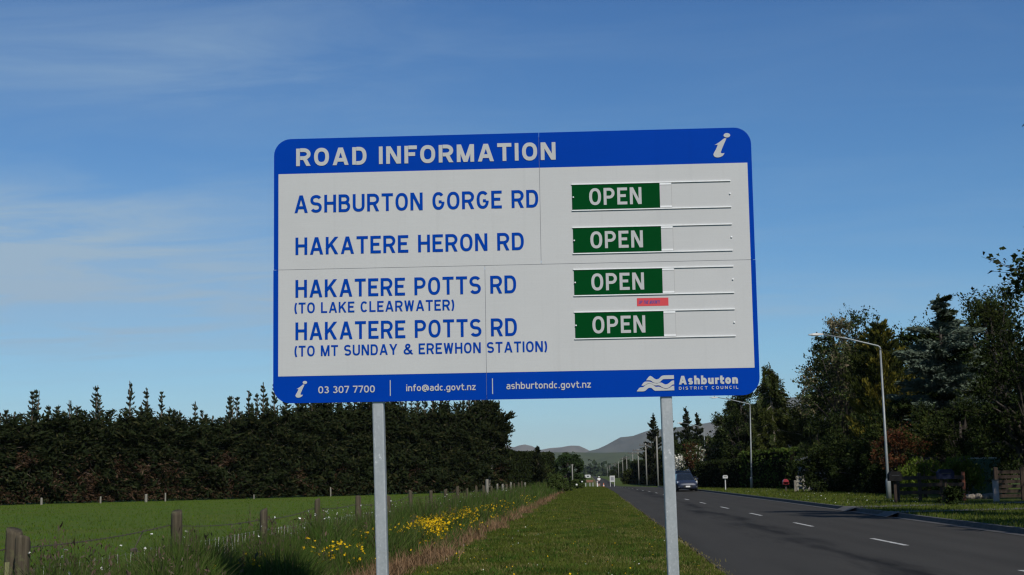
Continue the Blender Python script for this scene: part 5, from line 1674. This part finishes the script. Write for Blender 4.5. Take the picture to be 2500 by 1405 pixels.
for x in (-.55, .55): MB().box((x, 0, .7), (.16, .16, 1.45), .01).build('post', DWOOD, root)
for k in range(6): MB().box((0, -.02, .22 + .2 * k), (.92, .03, .14)).build('board', DWOOD, root)
broadleaf('shrub', 'low dark shrub at the kerb in front of the rail fence', (lat(2316, 54), 54, .1), .75, .75, .6, -.1, [(DARK_M, 1, 'crown')], 91, 26, 1800, .09, cat='shrub', trunk_r=.03)

# ------------------------------------------------------------------ far end of the road
BROWNB = mat('brown_board', (0.20, 0.095, 0.055), .7, noise=(3, .2))
root = thing('town_sign', 'small brown board on three white legs beside the far road', 'sign', (lat(1438, 236), 236, float(gz(0, 236))))
for x in (-.58, 0.12, .62): MB().box((x, .05, .5), (.10, .10, 1.3)).build('leg', WPAINT, root)
MB().box((0, -.06, 1.02), (1.35, .06, .42), .02).build('board', BROWNB, root)
root = thing('caravan', 'white caravan roof glimpsed above the small brown board', 'caravan', (lat(1434.5, 800), 800, -.9))
MB().prism([(-1.7, .5), (1.7, .5), (1.75, 2.2), (1.2, 2.6), (-1.2, 2.6), (-1.75, 2.2)], 0, 2.1).build('body', WPAINT, root)
MB().box((.2, -.015, 1.7), (1.1, .03, .6)).build('window', GLASS, root)
root = thing('notice_board', 'white framed notice board on two legs right of the far road', 'sign', (lat(1494.5, 262), 262, float(gz(0, 262)) + .1))
for x in (-.38, .38): MB().box((x, .03, .5), (.1, .08, 1.1)).build('leg', WPAINT, root)
MB().box((0, -.03, 1.35), (.95, .05, 1.15), .01).build('board', WPAINT, root)
MB().box((0, -.058, 1.38), (.55, .01, .62)).build('picture', mat('grey_print', (.22, .22, .24), .7), root)
CULV = mat('white_marker', (.60, .60, .56), .6)
root = thing('edge_marker', 'white roadside marker post beside the walking person', 'marker post', (lat(1458, 205), 205, float(gz(0, 205))))
MB().box((0, 0, .45), (.16, .05, .95), .01).build('post', CULV, root); MB().box((0, -.03, .78), (.10, .008, .12)).build('reflector', mat('red_reflector', (.3, .02, .02), .4), root)
CONE = mat('cone_orange', (.60, .14, .03), .6)
root = thing('traffic_cone', 'small orange and white cone on the far road', 'traffic cone', (lat(1473, 225), 225, float(gz(0, 225)) + .03))
MB().lathe([(.20, 0), (.20, .03), (.13, .04), (.07, .42), (.03, .62)], n=12).build('cone', CONE, root, True)
MB().lathe([(.125, .12), (.088, .34)], n=12).build('band', CULV, root, True)
for (px, py, d, lb) in ((1407, 1181, 150, 'round white painted stone in the weeds, left of the brown board'), (1420.5, 1174, 190, 'small white stone farther along the weedy edge, nearer the brown board')):
    o = MB().lathe([(.06, -.05), (.11, .03), (.115, .09), (.07, .16), (.02, .18)], n=10).build('painted_stone', CULV, None, True)
    o.location = (lat(px, d), d, max(.1, hgt(px, py, d) - .2)); tag(o, lb, 'stone')


def person():
    d = 240.0
    root = thing('person', 'person in a white shirt and dark shorts walking away along the road edge', 'person', (lat(1462, d), d, float(gz(0, d)) + .03))
    SKIN = mat('skin', (.36, .21, .15), .6)
    J = dict(pelvis=(0, 0, .93), waist=(0, 0, 1.08), chest=(0, .02, 1.30), neck=(0, .01, 1.47), headb=(0, .0, 1.55), head=(0, .02, 1.66), crown=(0, .02, 1.74),
             hl=(-.10, 0, .90), kl=(-.11, .16, .50), al=(-.11, -.02, .09), tl=(-.11, .14, .04), hr=(.10, 0, .90), kr=(.11, -.02, .48), ar=(.11, -.22, .12), tr=(.11, -.10, .04),
             sl=(-.19, 0, 1.41), el=(-.27, -.10, 1.15), wl=(-.25, .06, .95), fl=(-.25, .10, .87), sr=(.19, 0, 1.41), er=(.27, .06, 1.15), wr=(.22, .24, 1.02), fr=(.20, .30, .99))
    R = dict(pelvis=.14, waist=.13, chest=.155, neck=.055, headb=.075, head=.10, crown=.06, hl=.09, kl=.06, al=.042, tl=.035, hr=.09, kr=.06, ar=.042, tr=.035,
             sl=.065, el=.042, wl=.03, fl=.03, sr=.065, er=.042, wr=.03, fr=.03)
    E = [('pelvis', 'waist'), ('waist', 'chest'), ('chest', 'neck'), ('neck', 'headb'), ('headb', 'head'), ('head', 'crown'), ('pelvis', 'hl'), ('hl', 'kl'), ('kl', 'al'), ('al', 'tl'),
         ('pelvis', 'hr'), ('hr', 'kr'), ('kr', 'ar'), ('ar', 'tr'), ('chest', 'sl'), ('sl', 'el'), ('el', 'wl'), ('wl', 'fl'), ('chest', 'sr'), ('sr', 'er'), ('er', 'wr'), ('wr', 'fr')]
    def skin(nm, names, grow, m, parent, tweak=None):
        idx = {k: i for i, k in enumerate(names)}
        me = bpy.data.meshes.new(nm)
        me.from_pydata([(tweak or J)[k] if tweak and k in tweak else J[k] for k in names], [(idx[a], idx[b]) for a, b in E if a in idx and b in idx], [])
        o = link(nm, me, m, parent)
        md = o.modifiers.new('skin', 'SKIN')
        me.skin_vertices.new() if not me.skin_vertices else None
        for k, i in idx.items():
            sv = me.skin_vertices[0].data[i]; sv.radius = (R[k] + grow, R[k] + grow); sv.use_root = (i == 0)
        o.modifiers.new('sub', 'SUBSURF').levels = 1
        o.modifiers['sub'].render_levels = 2
        return o
    skin('body', list(J), 0, SKIN, root)
    SH = mat('white_shirt', (.66, .66, .64), .8); TR = mat('dark_shorts', (.022, .022, .030), .85)
    skin('shirt', ['waist', 'chest', 'sl', 'sr', 'el', 'er'], .022, SH, root, {'el': (-.25, -.07, 1.22), 'er': (.25, .04, 1.22), 'waist': (0, 0, .98)})
    skin('shorts', ['pelvis', 'hl', 'hr', 'kl', 'kr'], .022, TR, root, {'kl': (-.11, .14, .56), 'kr': (.11, -.01, .54)})
    o = MB().lathe([(.105, 1.62), (.118, 1.68), (.10, 1.76), (.04, 1.79)], (0, .02, 0), 12).build('cap', SH, root, True)
    for sx, y in ((-1, .02), (1, -.20)):
        MB().box((sx * .11, y + .06, .05 if sx < 0 else .09), (.10, .27, .09), .03).build('shoe', SH, root)


person()

# ------------------------------------------------------------------ hills
def hill(name, d, prof, cols, depth, seed, base=0.0, gully=.24):
    r_ = np.random.default_rng(seed)
    pxs = np.linspace(prof[0][0], prof[-1][0], 260)
    pys = np.interp(pxs, [p[0] for p in prof], [p[1] for p in prof])
    nd = 40
    X = []; Y = []; Z = []
    for j in range(nd + 1):
        t = j / nd                         # 0 foot .. 1 ridge .. beyond
        y = d - depth * (1 - t) if t <= .8 else d - depth * .2 + depth * (t - .8)
        yy = d - depth + depth * 1.25 * t
        f = min(1.0, t / .8); f = f * f * (3 - 2 * f)
        if t > .8: f = 1 - (t - .8) * 1.2
        x = (pxs - 1440) * d / F_PX
        ridge = EYE + (hor(pxs) - pys) * d / F_PX
        g = gully * ridge * (1 - f) * f * 4 * (np.sin(x / (d * .012) + 3 * t + seed) * .5 + np.sin(x / (d * .005) + 2 * np.sin(t * 4) + seed * 3) * .35)
        X.append(x); Y.append(np.full_like(x, yy)); Z.append(np.maximum(ridge * f + g, -0.8) + base)
    V = np.stack([np.array(X), np.array(Y), np.array(Z)], -1).reshape(-1, 3)
    nx = len(pxs); i = np.arange(nx - 1)[None, :] + nx * np.arange(nd)[:, None]
    F = np.stack([i, i + 1, i + 1 + nx, i + nx], -1).reshape(-1, 4)
    m = bpy.data.materials.new(name + '_ground'); m.use_nodes = True
    nt = m.node_tree; b = nt.nodes['Principled BSDF']
    P = nt.nodes.new('ShaderNodeNewGeometry').outputs['Position']
    n1 = NOISE(nt, MAPV(nt, P, (1, .4, 1)), 0.0022, 6, .65)
    n2 = NOISE(nt, MAPV(nt, P, (1, .3, 1)), 0.006, 5, .65)
    c = MIX(nt, RAMP(nt, n1, [(.38, 0.), (.62, 1.)]), cols[0], cols[1])
    c = MIX(nt, RAMP(nt, n2, [(.5, 0.), (.72, .7)]), c, cols[2])
    nt.links.new(c, b.inputs['Base Color']); b.inputs['Roughness'].default_value = 1.0; b.inputs['Specular IOR Level'].default_value = 0
    return tag(link(name, mesh_np(name, V, [F], True), m), kind='structure')


hill('far_hills', 11500, [(900, 1100), (1100, 1096), (1180, 1093), (1205, 1092), (1222, 1089), (1236, 1088), (1258, 1094), (1272, 1089), (1285, 1087), (1302, 1091), (1320, 1101), (1345, 1096), (1372, 1094),
                          (1400, 1091), (1416, 1091), (1430, 1097), (1442, 1103), (1475, 1116), (1560, 1140)], [(.11, .108, .09), (.14, .13, .105), (.075, .08, .065)], 3000, 1)
hill('big_hill', 9500, [(1380, 1128), (1420, 1112), (1440, 1102), (1452, 1100), (1462, 1097), (1480, 1089), (1500, 1078), (1515, 1070), (1528, 1069), (1545, 1067), (1560, 1062), (1582, 1055), (1620, 1050), (1680, 1043), (1740, 1033),
                        (1780, 1015), (1850, 995), (1920, 976), (1950, 973), (1985, 974), (2060, 980), (2200, 992), (2500, 1010), (2900, 1060)], [(.115, .112, .092), (.072, .085, .064), (.042, .052, .042)], 2600, 2)
hill('foothill', 6500, [(600, 1120), (1100, 1112), (1240, 1110), (1330, 1106), (1400, 1106), (1450, 1107), (1520, 1107), (1600, 1109), (1700, 1112), (1900, 1116), (2600, 1120)], [(.042, .058, .022), (.060, .074, .028), (.028, .040, .018)], 2200, 3)
# bands of far trees across the plain
FT_M = leafmat('far_trees', [(.020, .030, .016), (.030, .042, .020), (.024, .036, .018)])
rng = np.random.default_rng(123)
V = []; 
for k in range(150):
    d = rng.uniform(1500, 3600); px = rng.uniform(1420, 1600); 
    h = rng.uniform(7, 15)
    P = np.stack([lat(px, d) + rng.normal(size=70) * h * .5, d + rng.normal(size=70) * 6, np.abs(rng.normal(size=70)) * h * .42], 1)
    V.append(cards(P, h * .35, .8))
o = leaf_obj('far_wood', V, FT_M, None); o['kind'] = 'stuff'

# ------------------------------------------------------------------ the air between here and the hills
HZ = bpy.data.materials.new('haze'); HZ.use_nodes = True
nt = HZ.node_tree; nt.nodes.clear()
out = nt.nodes.new('ShaderNodeOutputMaterial'); vol = nt.nodes.new('ShaderNodeVolumePrincipled')
vol.inputs['Color'].default_value = (0.80, 0.88, 1.0, 1); vol.inputs['Density'].default_value = 2.6e-5; vol.inputs['Anisotropy'].default_value = 0.0
nt.links.new(vol.outputs[0], out.inputs['Volume'])
o = MB().box((0, 9100, 299), (41000, 22800, 602)).build('haze', HZ, None)
o['kind'] = 'stuff'
